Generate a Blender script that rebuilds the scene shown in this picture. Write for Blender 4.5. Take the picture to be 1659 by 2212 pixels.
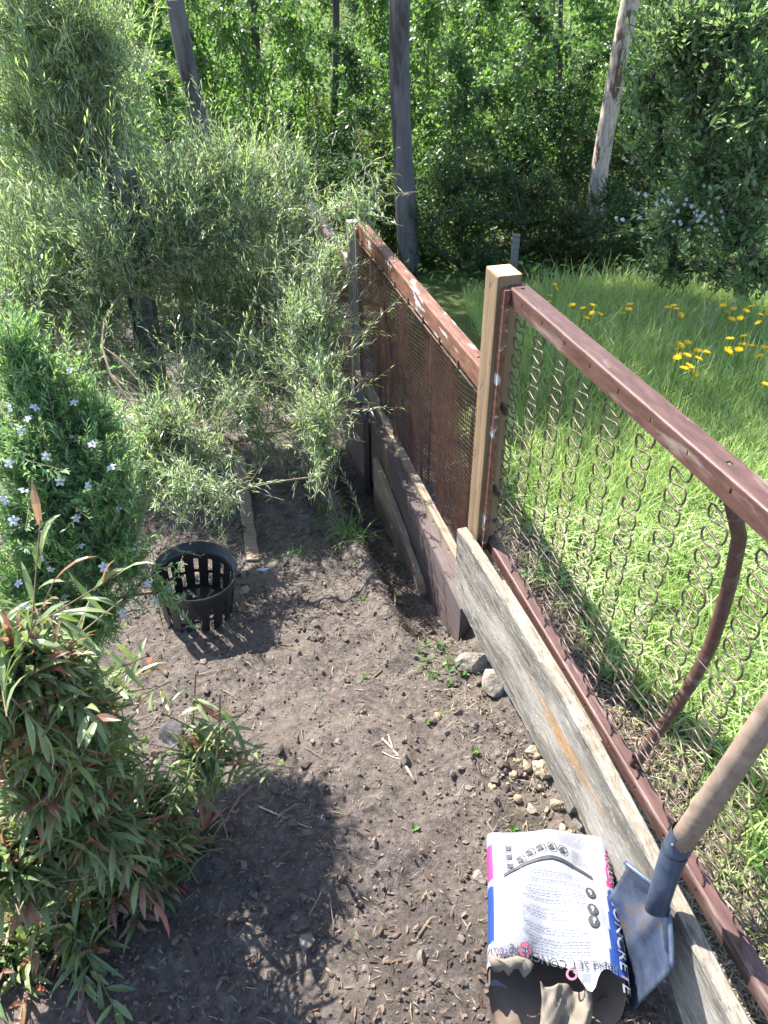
import bpy, math, random
import numpy as np
from mathutils import Vector, Matrix
for o in list(bpy.data.objects): bpy.data.objects.remove(o)
scene = bpy.context.scene; COL = scene.collection
rng = np.random.default_rng(7); random.seed(7)

# ---------------------------------------------------------------- camera, sky, sun, exposure
CH = 1.5; PITCH = math.radians(36.5); ROLL = math.radians(-0.8); FPX = 2420/1.50708   # focal length in px of a 1659x2212 picture
camd = bpy.data.cameras.new("camera"); cam = bpy.data.objects.new("camera", camd); COL.objects.link(cam)
FW = np.array([0, math.cos(PITCH), -math.sin(PITCH)]); R0 = np.array([1., 0, 0]); U0 = np.cross(R0, FW)
RT = R0*math.cos(ROLL)+U0*math.sin(ROLL); UP = -R0*math.sin(ROLL)+U0*math.cos(ROLL)
CP = np.array([0, 0, CH])
cam.matrix_world = Matrix(((RT[0], UP[0], -FW[0], 0), (RT[1], UP[1], -FW[1], 0), (RT[2], UP[2], -FW[2], CH), (0, 0, 0, 1)))
camd.sensor_fit = 'VERTICAL'; camd.sensor_height = 24; camd.lens = 24*2420/3333; camd.clip_start = 0.05; camd.clip_end = 500
camd.dof.use_dof = True; camd.dof.focus_distance = 2.3; camd.dof.aperture_fstop = 7
scene.camera = cam
SUN = np.array([-.57, .61, 1.0]); SUN /= np.linalg.norm(SUN)
w = bpy.data.worlds.new("World"); scene.world = w; w.use_nodes = True
sky = w.node_tree.nodes.new("ShaderNodeTexSky"); sky.sky_type = 'NISHITA'; sky.sun_disc = False
sky.sun_elevation = math.asin(SUN[2]); sky.sun_rotation = math.atan2(SUN[0], SUN[1])
bg = w.node_tree.nodes["Background"]; bg.inputs[1].default_value = 0.115
w.node_tree.links.new(sky.outputs[0], bg.inputs[0])
sl = bpy.data.lights.new("sun", 'SUN'); sl.energy = 5.0; sl.angle = math.radians(.5); sl.color = (1, .955, .88)
so = bpy.data.objects.new("sun", sl); COL.objects.link(so)
so.rotation_euler = Vector(-SUN).to_track_quat('-Z', 'Y').to_euler()
scene.view_settings.view_transform = 'Standard'; scene.view_settings.look = 'None'
scene.view_settings.exposure = 1.8; scene.view_settings.gamma = 1

# ---------------------------------------------------------------- helpers
def nrm(v): return v/np.maximum(np.linalg.norm(v, axis=-1, keepdims=True), 1e-9)
def ray(xd, yd): return FW+RT*(xd-829.5)/FPX-UP*(yd-1106)/FPX
def at_z(xd, yd, z): d = ray(xd, yd); return CP+d*((z-CH)/d[2])
def at_y(xd, yd, y): d = ray(xd, yd); return CP+d*(y/d[1])
FA = np.array([.296, 1.698, 0.]); FD = np.array([.248, -.969, 0.]); FD /= np.linalg.norm(FD); FN = np.array([-FD[1], FD[0], 0.])
FANG = math.atan2(FD[1], FD[0])
def fence(s, n, z): return FA+FD*s+FN*n+np.array([0, 0, z])
def at_fence(xd, yd, n=0):
    d = ray(xd, yd); t = np.dot(fence(0, n, 0)-CP, FN)/np.dot(d, FN); return CP+d*t
def sn(x, y): return (x-FA[0])*FD[0]+(y-FA[1])*FD[1], (x-FA[0])*FN[0]+(y-FA[1])*FN[1]
def smooth(a, b, x): t = np.clip((x-a)/(b-a), 0, 1); return t*t*(3-2*t)
def vnoise(x, y, f, seed):
    """cheap value noise"""
    r = np.random.default_rng(seed).random((64, 64)); x = x*f; y = y*f
    xi = np.floor(x).astype(int); yi = np.floor(y).astype(int); fx = x-xi; fy = y-yi
    fx = fx*fx*(3-2*fx); fy = fy*fy*(3-2*fy); g = lambda a, b: r[a % 64, b % 64]
    return (g(xi, yi)*(1-fx)+g(xi+1, yi)*fx)*(1-fy)+(g(xi, yi+1)*(1-fx)+g(xi+1, yi+1)*fx)*fy-.5
def noise3(p, f, seed):
    """smooth pseudo noise on points, -1..1"""
    r = np.random.default_rng(seed); o = np.zeros(len(p))
    for k in range(5):
        d = nrm(r.normal(size=3)); o += np.sin(p@d*f*(1+.45*k)+r.random()*6.28)/(1+.4*k)
    return o/2.6
def hz(x, y, fine=True):
    x = np.asarray(x, float); y = np.asarray(y, float); s, n = sn(x, y)
    g = np.interp(y, [.2, 1.2, 1.7, 2.3, 3.2, 5, 8, 12, 16, 20, 30, 60, 120], [-.09, -.11, -.18, -.3, -.44, -.62, -.85, -1.15, -1.0, -.3, 3.5, 14, 30])
    l = np.interp(y, [.2, 2, 3, 5, 8, 12, 16, 20, 30, 60, 120], [-.12, -.15, -.2, -.38, -.75, -1.15, -1.0, -.3, 3.5, 14, 30])
    k = smooth(-.06, .0, n)
    k = np.where(s < -2.2, smooth(-.5, .5, n), k)
    z = g*(1-k)+l*k
    gm = 1-k
    z = z-gm*.11*smooth(-.26, -.16, n)*smooth(.12, -.05, s)*smooth(-1.5, -1.0, s)
    z = z+gm*.045*smooth(-.36, -.27, n)*smooth(-.2, -.27, n)*smooth(.2, 0, s)
    far = smooth(3, 8, np.abs(y))
    z = z+vnoise(x, y, 1.3, 1)*(.035+.3*far)+vnoise(x, y, 4, 2)*.03+vnoise(x, y, .25, 9)*.8*far
    if fine:
        gm = gm*(1-.9*np.exp(-(((x-.30)/.20)**2+((y-.70)/.22)**2)**2))
        z = z+gm*(vnoise(x, y, 9, 13)*.022+vnoise(x, y, 17, 3)*.020+vnoise(x, y, 36, 4)*.012+np.maximum(vnoise(x, y, 24, 5), 0)*.022+.02*np.exp(-((n+.16)/.07)**2)*np.maximum(vnoise(x, y, 19, 6)+.15, 0)*2)
    return z
def gz(x, y): return float(hz(np.array([x]), np.array([y]), False)[0])
def on_ground(xd, yd):
    d = ray(xd, yd); t = np.linspace(.4, 30, 6000); p = CP+d*t[:, None]
    i = np.argmax(p[:, 2] < hz(p[:, 0], p[:, 1], False)); return p[i]

def mesh_np(name, V, polys, mats, smooth_=False, midx=None):
    """V (n,3); polys: list of (k,m) int arrays"""
    me = bpy.data.meshes.new(name); me.vertices.add(len(V)); me.vertices.foreach_set("co", np.ascontiguousarray(V, dtype=np.float32).ravel())
    tot = np.concatenate([np.full(len(p), p.shape[1]) for p in polys]); idx = np.concatenate([p.ravel() for p in polys])
    me.loops.add(len(idx)); me.loops.foreach_set("vertex_index", idx.astype(np.int32)); me.polygons.add(len(tot))
    me.polygons.foreach_set("loop_start", np.concatenate([[0], np.cumsum(tot)[:-1]]).astype(np.int32))
    for m in mats: me.materials.append(m)
    if midx is not None: me.polygons.foreach_set("material_index", np.asarray(midx, np.int32))
    me.polygons.foreach_set("use_smooth", np.full(len(tot), smooth_)); me.update(calc_edges=True); me.validate()
    return me
def link(name, me, parent=None, loc=None, rotz=None):
    o = bpy.data.objects.new(name, me); COL.objects.link(o)
    if parent: o.parent = parent
    if loc is not None: o.location = tuple(loc)
    if rotz is not None: o.rotation_euler = (0, 0, rotz)
    return o
def tag(o, label=None, cat=None, group=None, kind=None):
    if label: o["label"] = label
    if cat: o["category"] = cat
    if group: o["group"] = group
    if kind: o["kind"] = kind
    return o
def thing(name, label, cat, loc=(0, 0, 0), rotz=0, group=None):
    return tag(link(name, None, None, loc, rotz), label, cat, group)

class MB:
    """collects pieces into one mesh"""
    def __init__(s): s.V = []; s.P = []; s.M = []; s.n = 0
    def add(s, V, polys, mi=0):
        V = np.asarray(V, float); s.V.append(V)
        for p in polys:
            p = np.asarray(p, int); s.P.append(p+s.n); s.M.append(np.full(len(p), mi))
        s.n += len(V); return s
    def box(s, a, b, mi=0, bev=0.0):
        a = np.minimum(a, b).astype(float) if not isinstance(a, tuple) else np.minimum(np.array(a, float), np.array(b, float)); b = np.maximum(np.array(a), np.array(b))
        if bev <= 0:
            V = [[(a, b)[i][0], (a, b)[j][1], (a, b)[k][2]] for k in (0, 1) for j in (0, 1) for i in (0, 1)]
            return s.add(V, [[[0, 2, 3, 1], [4, 5, 7, 6], [0, 1, 5, 4], [2, 6, 7, 3], [0, 4, 6, 2], [1, 3, 7, 5]]], mi)
        bm = __import__('bmesh').new(); import bmesh
        bmesh.ops.create_cube(bm, size=1)
        for v in bm.verts: v.co = Vector([(a[i]+b[i])/2+v.co[i]*(b[i]-a[i]) for i in range(3)])
        bmesh.ops.bevel(bm, geom=bm.edges[:], offset=bev, segments=2, profile=.6, affect='EDGES')
        return s.bm(bm, mi)
    def bm(s, bm, mi=0):
        bm.verts.index_update(); V = [v.co[:] for v in bm.verts]
        by = {}
        for f in bm.faces: by.setdefault(len(f.verts), []).append([v.index for v in f.verts])
        s.add(V, list(by.values()), mi); bm.free(); return s
    def tube(s, pts, r, k=6, mi=0, cap=True):
        pts = np.asarray(pts, float); m = len(pts); r = np.broadcast_to(np.asarray(r, float), (m,))
        T = nrm(np.gradient(pts, axis=0)); ref = np.array([0, 0, 1.]) if abs(T[0][2]) < .8 else np.array([1., 0, 0])
        V = []; N = nrm(np.cross(T[0], ref))
        for i in range(m):
            N = nrm(N-T[i]*np.dot(N, T[i])); B = np.cross(T[i], N); a = np.arange(k)*2*math.pi/k
            V.append(pts[i]+r[i]*(np.cos(a)[:, None]*N+np.sin(a)[:, None]*B))
        V = np.concatenate(V); i = np.arange(m-1)[:, None]*k; j = np.arange(k)[None]
        q = np.stack([i+j, i+(j+1) % k, i+k+(j+1) % k, i+k+j], -1).reshape(-1, 4)
        s.add(V, [q], mi)
        if cap: 
            s.P.append(np.array([np.arange(k)[::-1]])+s.n-len(V)); s.M.append([mi]); s.P.append(np.array([np.arange(k)])+s.n-k); s.M.append([mi])
        return s
    def build(s, name, mats, parent=None, smooth_=False, loc=None, rotz=None):
        if not isinstance(mats, (list, tuple)): mats = [mats]
        return link(name, mesh_np(name, np.concatenate(s.V), s.P, mats, smooth_, np.concatenate(s.M)), parent, loc, rotz)

# ---------------------------------------------------------------- materials
def newmat(name):
    m = bpy.data.materials.new(name); m.use_nodes = True; nt = m.node_tree; b = nt.nodes["Principled BSDF"]; return m, nt, b
def N(nt, t, **kw):
    n = nt.nodes.new(t)
    for k, v in kw.items():
        if k in n.inputs: n.inputs[k].default_value = v
        else: setattr(n, k, v)
    return n
def ramp(nt, fac, stops):
    r = nt.nodes.new("ShaderNodeValToRGB"); e = r.color_ramp.elements
    while len(e) > 1: e.remove(e[-1])
    for i, (p, c) in enumerate(stops):
        x = e[0] if i == 0 else e.new(p); x.position = p; x.color = (*c, 1)
    nt.links.new(fac, r.inputs[0]); return r.outputs[0]
def mix(nt, fac, a, b, blend='MIX'):
    m = nt.nodes.new("ShaderNodeMix"); m.data_type = 'RGBA'; m.blend_type = blend
    for s, v in ((m.inputs[0], fac), (m.inputs[6], a), (m.inputs[7], b)):
        if hasattr(v, "is_linked") or isinstance(v, bpy.types.NodeSocket): nt.links.new(v, s)
        elif isinstance(v, (int, float)): s.default_value = v
        else: s.default_value = (*v, 1)
    return m.outputs[2]
def coord(nt, scale=(1, 1, 1), kind="Object"):
    t = nt.nodes.new("ShaderNodeTexCoord"); mp = nt.nodes.new("ShaderNodeMapping"); mp.inputs["Scale"].default_value = scale
    nt.links.new(t.outputs[kind], mp.inputs[0]); return mp.outputs[0]
def noise(nt, vec, scale, detail=6, rough=.6, dist=0):
    n = N(nt, "ShaderNodeTexNoise", Scale=scale, Detail=detail, Roughness=rough, Distortion=dist); nt.links.new(vec, n.inputs["Vector"]); return n.outputs[0]
def bump(nt, b, h, strength, dist=.01):
    n = N(nt, "ShaderNodeBump", Strength=strength, Distance=dist); nt.links.new(h, n.inputs["Height"]); nt.links.new(n.outputs[0], b.inputs["Normal"])
def leaf_mat(name, cols, trans, tf=.42, rough=.42, spec=.5):
    m, nt, b = newmat(name); g = nt.nodes.new("ShaderNodeNewGeometry")
    k = len(cols); c = ramp(nt, g.outputs["Random Per Island"], [(i/max(k-1, 1), c) for i, c in enumerate(cols)])
    nt.links.new(c, b.inputs["Base Color"]); b.inputs["Roughness"].default_value = rough; b.inputs["Specular IOR Level"].default_value = spec
    t = nt.nodes.new("ShaderNodeBsdfTranslucent"); nt.links.new(mix(nt, .65, c, trans), t.inputs[0])
    s = nt.nodes.new("ShaderNodeMixShader"); s.inputs[0].default_value = tf
    nt.links.new(b.outputs[0], s.inputs[1]); nt.links.new(t.outputs[0], s.inputs[2]); nt.links.new(s.outputs[0], nt.nodes["Material Output"].inputs[0])
    return m
def noise_mat(name, stops, scale, vscale=(1, 1, 1), rough=.8, bs=.3, bd=.005, detail=8, spec=.3, metal=0, stops2=None, scale2=3, dist=0, island=0):
    m, nt, b = newmat(name); v = coord(nt, vscale); h = noise(nt, v, scale, detail, .65, dist)
    c = ramp(nt, h, stops)
    if stops2:
        h2 = noise(nt, v, scale2, 5, .6, .4); r2 = ramp(nt, h2, [(stops2[0], (0, 0, 0)), (stops2[1], (1, 1, 1))]); c = mix(nt, r2, c, stops2[2])
    if island:
        g = nt.nodes.new("ShaderNodeNewGeometry"); c = mix(nt, island, c, ramp(nt, g.outputs["Random Per Island"], [(0, (.3, .3, .3)), (1, (1, 1, 1))]), 'MULTIPLY')
    nt.links.new(c, b.inputs["Base Color"]); b.inputs["Roughness"].default_value = rough; b.inputs["Specular IOR Level"].default_value = spec; b.inputs["Metallic"].default_value = metal
    bump(nt, b, h, bs, bd); return m
def plain(name, c, rough=.6, spec=.4, metal=0):
    m, nt, b = newmat(name); b.inputs["Base Color"].default_value = (*c, 1); b.inputs["Roughness"].default_value = rough; b.inputs["Specular IOR Level"].default_value = spec; b.inputs["Metallic"].default_value = metal; return m
M = {}
M['shrub'] = leaf_mat('needle leaf', [(.20, .28, .18), (.30, .40, .27), (.42, .52, .40), (.32, .46, .18)], (.44, .60, .19), .42, .30, .8)
M['shrub_tip'] = leaf_mat('needle leaf new', [(.36, .53, .14), (.46, .63, .19), (.40, .53, .28)], (.55, .72, .17), .4, .4)
M['west'] = leaf_mat('rosemary leaf', [(.17, .30, .13), (.24, .40, .19), (.34, .49, .29)], (.28, .48, .10), .35, .38, .5)
M['west_tip'] = leaf_mat('rosemary leaf new', [(.22, .38, .12), (.29, .45, .17)], (.36, .56, .12), .4, .4)
M['call'] = leaf_mat('lance leaf', [(.115, .175, .075), (.165, .235, .10), (.25, .32, .16), (.28, .30, .13)], (.24, .36, .05), .35, .36, .5)
M['call_red'] = leaf_mat('lance leaf red', [(.24, .14, .11), (.34, .21, .17), (.20, .19, .08), (.36, .09, .075), (.30, .21, .15)], (.48, .24, .13), .4, .36)
M['bg'] = leaf_mat('round leaf', [(.05, .12, .035), (.08, .17, .042), (.125, .235, .055), (.075, .15, .05)], (.25, .45, .07), .5, .38, .5)
M['bgd'] = leaf_mat('dark leaf', [(.03, .075, .022), (.045, .105, .03), (.06, .13, .035)], (.12, .27, .03), .4, .4, .5)
M['bgb'] = leaf_mat('olive leaf', [(.07, .12, .03), (.10, .13, .04), (.13, .15, .06)], (.25, .32, .05), .4, .45, .4)
M['apple'] = leaf_mat('apple leaf', [(.125, .20, .11), (.17, .26, .135), (.25, .34, .19)], (.36, .55, .13), .42, .36, .5)
M['grass'] = leaf_mat('grass blade', [(.19, .30, .085), (.28, .41, .13), (.38, .49, .19), (.47, .51, .29)], (.52, .68, .19), .42, .42, .4)
M['grass_cut'] = leaf_mat('cut grass', [(.30, .45, .16), (.42, .55, .24), (.56, .58, .34), (.26, .44, .13)], (.26, .38, .08), .3, .5, .35)
M['straw'] = leaf_mat('straw', [(.22, .17, .11), (.30, .25, .17), (.38, .33, .25), (.16, .12, .085)], (.3, .22, .12), .15, .7, .2)
M['weed'] = leaf_mat('weed leaf', [(.07, .16, .03), (.10, .21, .05), (.14, .24, .08)], (.22, .4, .06), .35, .45, .4)
M['petal_y'] = leaf_mat('yellow petal', [(.75, .52, .01), (.85, .62, .02)], (.9, .6, .02), .25, .6, .2)
M['petal_w'] = leaf_mat('pale petal', [(.62, .62, .74), (.72, .72, .80)], (.75, .75, .85), .3, .6, .2)
M['bark_gum'] = noise_mat('smooth gum bark', [(.3, (.075, .068, .075)), (.5, (.125, .115, .122)), (.7, (.175, .16, .165))], 16, (1, 1, .18), .75, .5, .015, stops2=(.53, .60, (.06, .05, .05)), scale2=7)
M['bark_peel'] = noise_mat('peeling bark', [(.32, (.16, .11, .085)), (.45, (.42, .34, .28)), (.6, (.58, .50, .43)), (.75, (.30, .22, .17))], 24, (1, 1, .3), .8, .8, .02, stops2=(.54, .60, (.13, .075, .05)), scale2=12)
M['bark_dark'] = noise_mat('dark bark', [(.3, (.035, .03, .026)), (.7, (.11, .095, .08))], 12, (1, 1, .3), .85, .5, .01)
M['twig'] = noise_mat('twig bark', [(.3, (.10, .075, .05)), (.7, (.24, .19, .13))], 40, (1, 1, 1), .8, .2, .002)
M['rust'] = noise_mat('red oxide steel', [(.3, (.055, .026, .021)), (.5, (.092, .045, .037)), (.7, (.13, .070, .057))], 75, (.2, 1, 1), .46, .35, .002, stops2=(.55, .68, (.22, .165, .15)), scale2=26, spec=.5)
M['rust2'] = noise_mat('rusted painted steel', [(.3, (.095, .040, .026)), (.5, (.165, .078, .052)), (.7, (.24, .135, .092))], 60, (.2, 1, 1), .6, .3, .002, stops2=(.57, .62, (.44, .45, .44)), scale2=24)
M['wire'] = noise_mat('spring wire', [(.35, (.055, .034, .028)), (.65, (.125, .09, .075))], 90, (1, 1, 1), .45, .1, .001, metal=.35, spec=.5)
M['meshwire'] = noise_mat('rusted mesh wire', [(.35, (.065, .029, .023)), (.65, (.135, .07, .052))], 40, (1, 1, 1), .6, .1, .001, metal=.2)
M['hole'] = plain('shadowed gap', (.02, .014, .012), .9, .1)
# treated pine: fine vertical grain
def wood(name, c0, c1, c2, sc=70, st=(1, 1, .05), rough=.75, spots=None, bs=.35):
    m, nt, b = newmat(name); v = coord(nt, st); h = noise(nt, v, sc, 10, .7, .6); h2 = noise(nt, coord(nt), 5, 4)
    c = ramp(nt, h, [(.3, c0), (.5, c1), (.7, c2)]); c = mix(nt, .4, c, ramp(nt, h2, [(.3, (.62, .62, .62)), (.7, (1, 1, 1))]), 'MULTIPLY')
    if spots: c = mix(nt, ramp(nt, noise(nt, coord(nt, spots[2]), spots[1], 6, .65, .5), [(spots[3], (0, 0, 0)), (spots[4], (1, 1, 1))]), c, spots[0])
    nt.links.new(c, b.inputs["Base Color"]); b.inputs["Roughness"].default_value = rough; b.inputs["Specular IOR Level"].default_value = .25
    bump(nt, b, h, bs*1.6, .004); return m
M['pine'] = wood('treated pine', (.15, .10, .058), (.225, .158, .097), (.29, .21, .135), 70, (1, 1, .05), .75, ((.09, .06, .04), 22, (1, 1, .3), .60, .68))
M['pine_end'] = noise_mat('sawn end grain', [(.3, (.55, .36, .15)), (.7, (.72, .52, .26))], 40, (1, 1, 1), .8, .2, .002)
def board_mat(name, edge):
    m, nt, b = newmat(name); v = coord(nt, (.11, 1, 1)); fi = noise(nt, coord(nt, (.2, 1, 1)), 160, 8, .75); st = noise(nt, v, 60, 10, .72, .8); big = noise(nt, coord(nt, (.35, 1, 1)), 8, 5, .6, .5)
    c = ramp(nt, st, [(.32, (.06, .055, .047)), (.45, (.135, .125, .108)), (.56, (.21, .197, .17)), (.70, (.36, .335, .29))] if not edge else [(.30, (.11, .09, .068)), (.46, (.22, .185, .14)), (.60, (.31, .27, .215)), (.74, (.44, .39, .32))])
    c = mix(nt, ramp(nt, big, [(.47, (0, 0, 0)), (.60, (1, 1, 1))]), c, mix(nt, .45, c, (.50, .47, .43)))
    if not edge:
        sx = nt.nodes.new("ShaderNodeSeparateXYZ"); t = nt.nodes.new("ShaderNodeTexCoord"); nt.links.new(t.outputs["Object"], sx.inputs[0])
        d = nt.nodes.new("ShaderNodeVectorMath"); d.operation = 'SUBTRACT'; nt.links.new(t.outputs["Object"], d.inputs[0]); d.inputs[1].default_value = (.66, -.068, .085)
        sc = nt.nodes.new("ShaderNodeVectorMath"); sc.operation = 'MULTIPLY'; nt.links.new(d.outputs[0], sc.inputs[0]); sc.inputs[1].default_value = (5.2, 1, 34)
        ln = nt.nodes.new("ShaderNodeVectorMath"); ln.operation = 'LENGTH'; nt.links.new(sc.outputs[0], ln.inputs[0])
        a = nt.nodes.new("ShaderNodeMath"); a.operation = 'MULTIPLY_ADD'; nt.links.new(st, a.inputs[0]); a.inputs[1].default_value = 1.7; nt.links.new(ln.outputs[1], a.inputs[2])
        c = mix(nt, ramp(nt, N_div(nt, a.outputs[0]), [(.40, (.85, .85, .85)), (.75, (0, 0, 0))]), c, (.36, .19, .06))
    c = mix(nt, ramp(nt, fi, [(.57, (0, 0, 0)), (.64, (.8, .8, .8))]), c, (.58, .55, .49)); c = mix(nt, ramp(nt, fi, [(.36, (.85, .85, .85)), (.43, (0, 0, 0))]), c, (.075, .065, .055))
    nt.links.new(c, b.inputs["Base Color"]); b.inputs["Roughness"].default_value = .85; b.inputs["Specular IOR Level"].default_value = .25
    ad = nt.nodes.new("ShaderNodeMath"); ad.operation = 'ADD'; nt.links.new(st, ad.inputs[0]); nt.links.new(fi, ad.inputs[1]); bump(nt, b, ad.outputs[0], .7, .006); return m
def N_div(nt, s):
    d = nt.nodes.new("ShaderNodeMath"); d.operation = 'DIVIDE'; nt.links.new(s, d.inputs[0]); d.inputs[1].default_value = 2.6; return d.outputs[0]
M['board'] = board_mat('weathered painted board', False); M['board_top'] = board_mat('weathered board edge', True)
M['sleeper'] = wood('stained sleeper', (.075, .055, .055), (.125, .095, .095), (.17, .135, .13), 90, (.06, 1, 1), .8)
M['tan'] = wood('raw grey timber', (.16, .12, .085), (.27, .21, .155), (.37, .31, .24), 90, (.06, 1, 1), .85)
M['grey_t'] = wood('grey timber', (.17, .15, .14), (.27, .25, .235), (.36, .34, .32), 90, (.06, 1, 1), .85)
M['galv'] = noise_mat('weathered galvanised steel', [(.3, (.06, .072, .074)), (.55, (.105, .12, .122)), (.75, (.16, .175, .18))], 12, (1, 1, .4), .5, .1, .002, metal=.4, stops2=(.60, .68, (.30, .19, .09)), scale2=6)
M['rockd'] = noise_mat('dark basalt', [(.3, (.035, .033, .036)), (.7, (.10, .095, .10))], 22, rough=.75, bs=.6, bd=.006, stops2=(.58, .66, (.26, .25, .25)), scale2=18)
M['rockg'] = noise_mat('weathered rock', [(.3, (.15, .12, .095)), (.55, (.29, .25, .21)), (.75, (.42, .37, .32))], 45, rough=.9, bs=1.0, bd=.012)
M['clay'] = noise_mat('dry clay lump', [(.3, (.20, .15, .09)), (.55, (.38, .31, .21)), (.75, (.52, .45, .33))], 60, rough=.95, bs=1.0, bd=.012)
M['soilclod'] = noise_mat('dark soil lump', [(.3, (.05, .04, .035)), (.7, (.13, .105, .09))], 40, rough=.95, bs=.8, bd=.005)
M['clods'] = noise_mat('soil crumbs', [(.3, (.10, .08, .065)), (.6, (.20, .165, .14)), (.75, (.34, .29, .24))], 50, rough=.95, bs=.5, bd=.003, island=.75)
M['potp'] = plain('black plastic', (.018, .02, .025), .38, .5)
def ground_mat():
    m, nt, b = newmat("ground soil and turf"); v = coord(nt)
    h = noise(nt, v, 9, 12, .68); f = noise(nt, v, 55, 10, .75); st = noise(nt, v, 3.2, 5)
    c = ramp(nt, f, [(.30, (.045, .037, .034)), (.48, (.13, .107, .095)), (.62, (.208, .176, .157)), (.76, (.39, .345, .305))])
    c = mix(nt, ramp(nt, st, [(.46, (0, 0, 0)), (.62, (1, 1, 1))]), c, mix(nt, .3, c, (.26, .215, .175)))
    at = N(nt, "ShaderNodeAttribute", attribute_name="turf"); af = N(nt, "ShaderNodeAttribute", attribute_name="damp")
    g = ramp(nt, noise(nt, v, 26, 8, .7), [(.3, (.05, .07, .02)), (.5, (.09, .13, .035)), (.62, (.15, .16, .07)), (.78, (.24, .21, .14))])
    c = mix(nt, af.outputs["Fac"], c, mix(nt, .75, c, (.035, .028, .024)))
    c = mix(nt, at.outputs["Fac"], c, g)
    nt.links.new(c, b.inputs["Base Color"]); b.inputs["Roughness"].default_value = .95; b.inputs["Specular IOR Level"].default_value = .15
    add = N(nt, "ShaderNodeMath", operation='ADD'); nt.links.new(h, add.inputs[0]); nt.links.new(f, add.inputs[1]); bump(nt, b, add.outputs[0], 1.0, .018); return m
M['ground'] = ground_mat()

# ---------------------------------------------------------------- ground sheet
def axis(parts):
    a = []
    for lo, hi, st in parts: a.append(np.arange(lo, hi, st))
    return np.concatenate(a+[[parts[-1][1]]])
gx = axis([(-90, -20, 6), (-20, -4, .6), (-4, -1.5, .12), (-1.5, 1.5, .013), (1.5, 4, .1), (4, 20, .6), (20, 90, 6)])
gy = axis([(-30, -2, 3), (-2, .4, .3), (.4, 2.6, .013), (2.6, 4, .03), (4, 10, .15), (10, 30, .5), (30, 120, 4)])
X, Y = np.meshgrid(gx, gy); Z = hz(X.ravel(), Y.ravel()); nx, ny = len(gx), len(gy)
i = (np.arange(ny-1)[:, None]*nx+np.arange(nx-1)[None]).ravel()
gme = mesh_np("ground", np.stack([X.ravel(), Y.ravel(), Z], 1), [np.stack([i, i+1, i+1+nx, i+nx], 1)], [M['ground']], True)
s_, n_ = sn(X.ravel(), Y.ravel())
turf = smooth(.14, .50, n_+vnoise(X.ravel(), Y.ravel(), 6, 21)*.25)*smooth(.2, -.3, s_*0-.3)
turf = np.maximum(turf, smooth(5.0, 7.0, Y.ravel()))
dp = lambda cx, cy, r: np.exp(-(((X.ravel()-cx)**2+(Y.ravel()-cy)**2)/r**2))
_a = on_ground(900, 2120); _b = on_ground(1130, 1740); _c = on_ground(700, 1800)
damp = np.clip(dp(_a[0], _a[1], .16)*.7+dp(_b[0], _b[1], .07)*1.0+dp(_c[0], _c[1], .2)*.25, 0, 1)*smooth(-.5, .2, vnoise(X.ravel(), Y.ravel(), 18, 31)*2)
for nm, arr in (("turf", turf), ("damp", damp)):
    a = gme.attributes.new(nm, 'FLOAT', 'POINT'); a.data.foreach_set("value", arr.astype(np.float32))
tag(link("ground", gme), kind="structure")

# ---------------------------------------------------------------- foliage generators
def leaves(P, D, Nn, L, Wd, bend=.15, kind='kite'):
    """vectorised leaf blades. P base, D direction, Nn rough normal"""
    D = nrm(D); S = nrm(np.cross(D, Nn)); Nn = np.cross(S, D); L = np.broadcast_to(L, (len(P),))[:, None]; Wd = np.broadcast_to(Wd, (len(P),))[:, None]
    n = len(P); b = (np.arange(n)*1)[:, None]
    if kind == 'kite':
        V = np.stack([P, P+D*L*.45-S*Wd/2+Nn*L*bend*.5, P+D*L-Nn*L*bend*.4, P+D*L*.45+S*Wd/2+Nn*L*bend*.5], 1).reshape(-1, 3)
        return V, [b*4+np.array([[0, 1, 2, 3]])]
    if kind == 'strip':
        V = np.stack([P-S*Wd*.3, P+S*Wd*.3, P+D*L*.5-S*Wd/2+Nn*L*bend, P+D*L*.5+S*Wd/2+Nn*L*bend, P+D*L], 1).reshape(-1, 3)
        return V, [b*5+np.array([[0, 1, 3, 2]]), b*5+np.array([[2, 3, 4]])]
    if kind == 'lance':
        q = [(0, .12, 0), (.25, .75, .6), (.55, 1, .9), (.82, .6, .5)]
        V = []
        for t, ww, hh in q:
            c = P+D*L*t+Nn*L*bend*hh
            V += [c-S*Wd*ww/2, c-Nn*Wd*.12, c+S*Wd*ww/2]
        V.append(P+D*L-Nn*L*bend*.3); V = np.stack(V, 1).reshape(-1, 3); b = b*13; F = []
        for k in range(3):
            F += [b+np.array([[3*k, 3*k+1, 3*k+4, 3*k+3]]), b+np.array([[3*k+1, 3*k+2, 3*k+5, 3*k+4]])]
        return V, [np.concatenate(F), np.concatenate([b+np.array([[9, 10, 12]]), b+np.array([[10, 11, 12]])])]
    if kind == 'oval':
        V = np.stack([P, P+D*L*.3-S*Wd*.45+Nn*L*bend*.4, P+D*L*.7-S*Wd*.4+Nn*L*bend*.3, P+D*L-Nn*L*bend*.3, P+D*L*.7+S*Wd*.4+Nn*L*bend*.3, P+D*L*.3+S*Wd*.45+Nn*L*bend*.4], 1).reshape(-1, 3)
        return V, [b*6+np.array([[0, 1, 2, 3]]), b*6+np.array([[0, 3, 4, 5]])]
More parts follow.
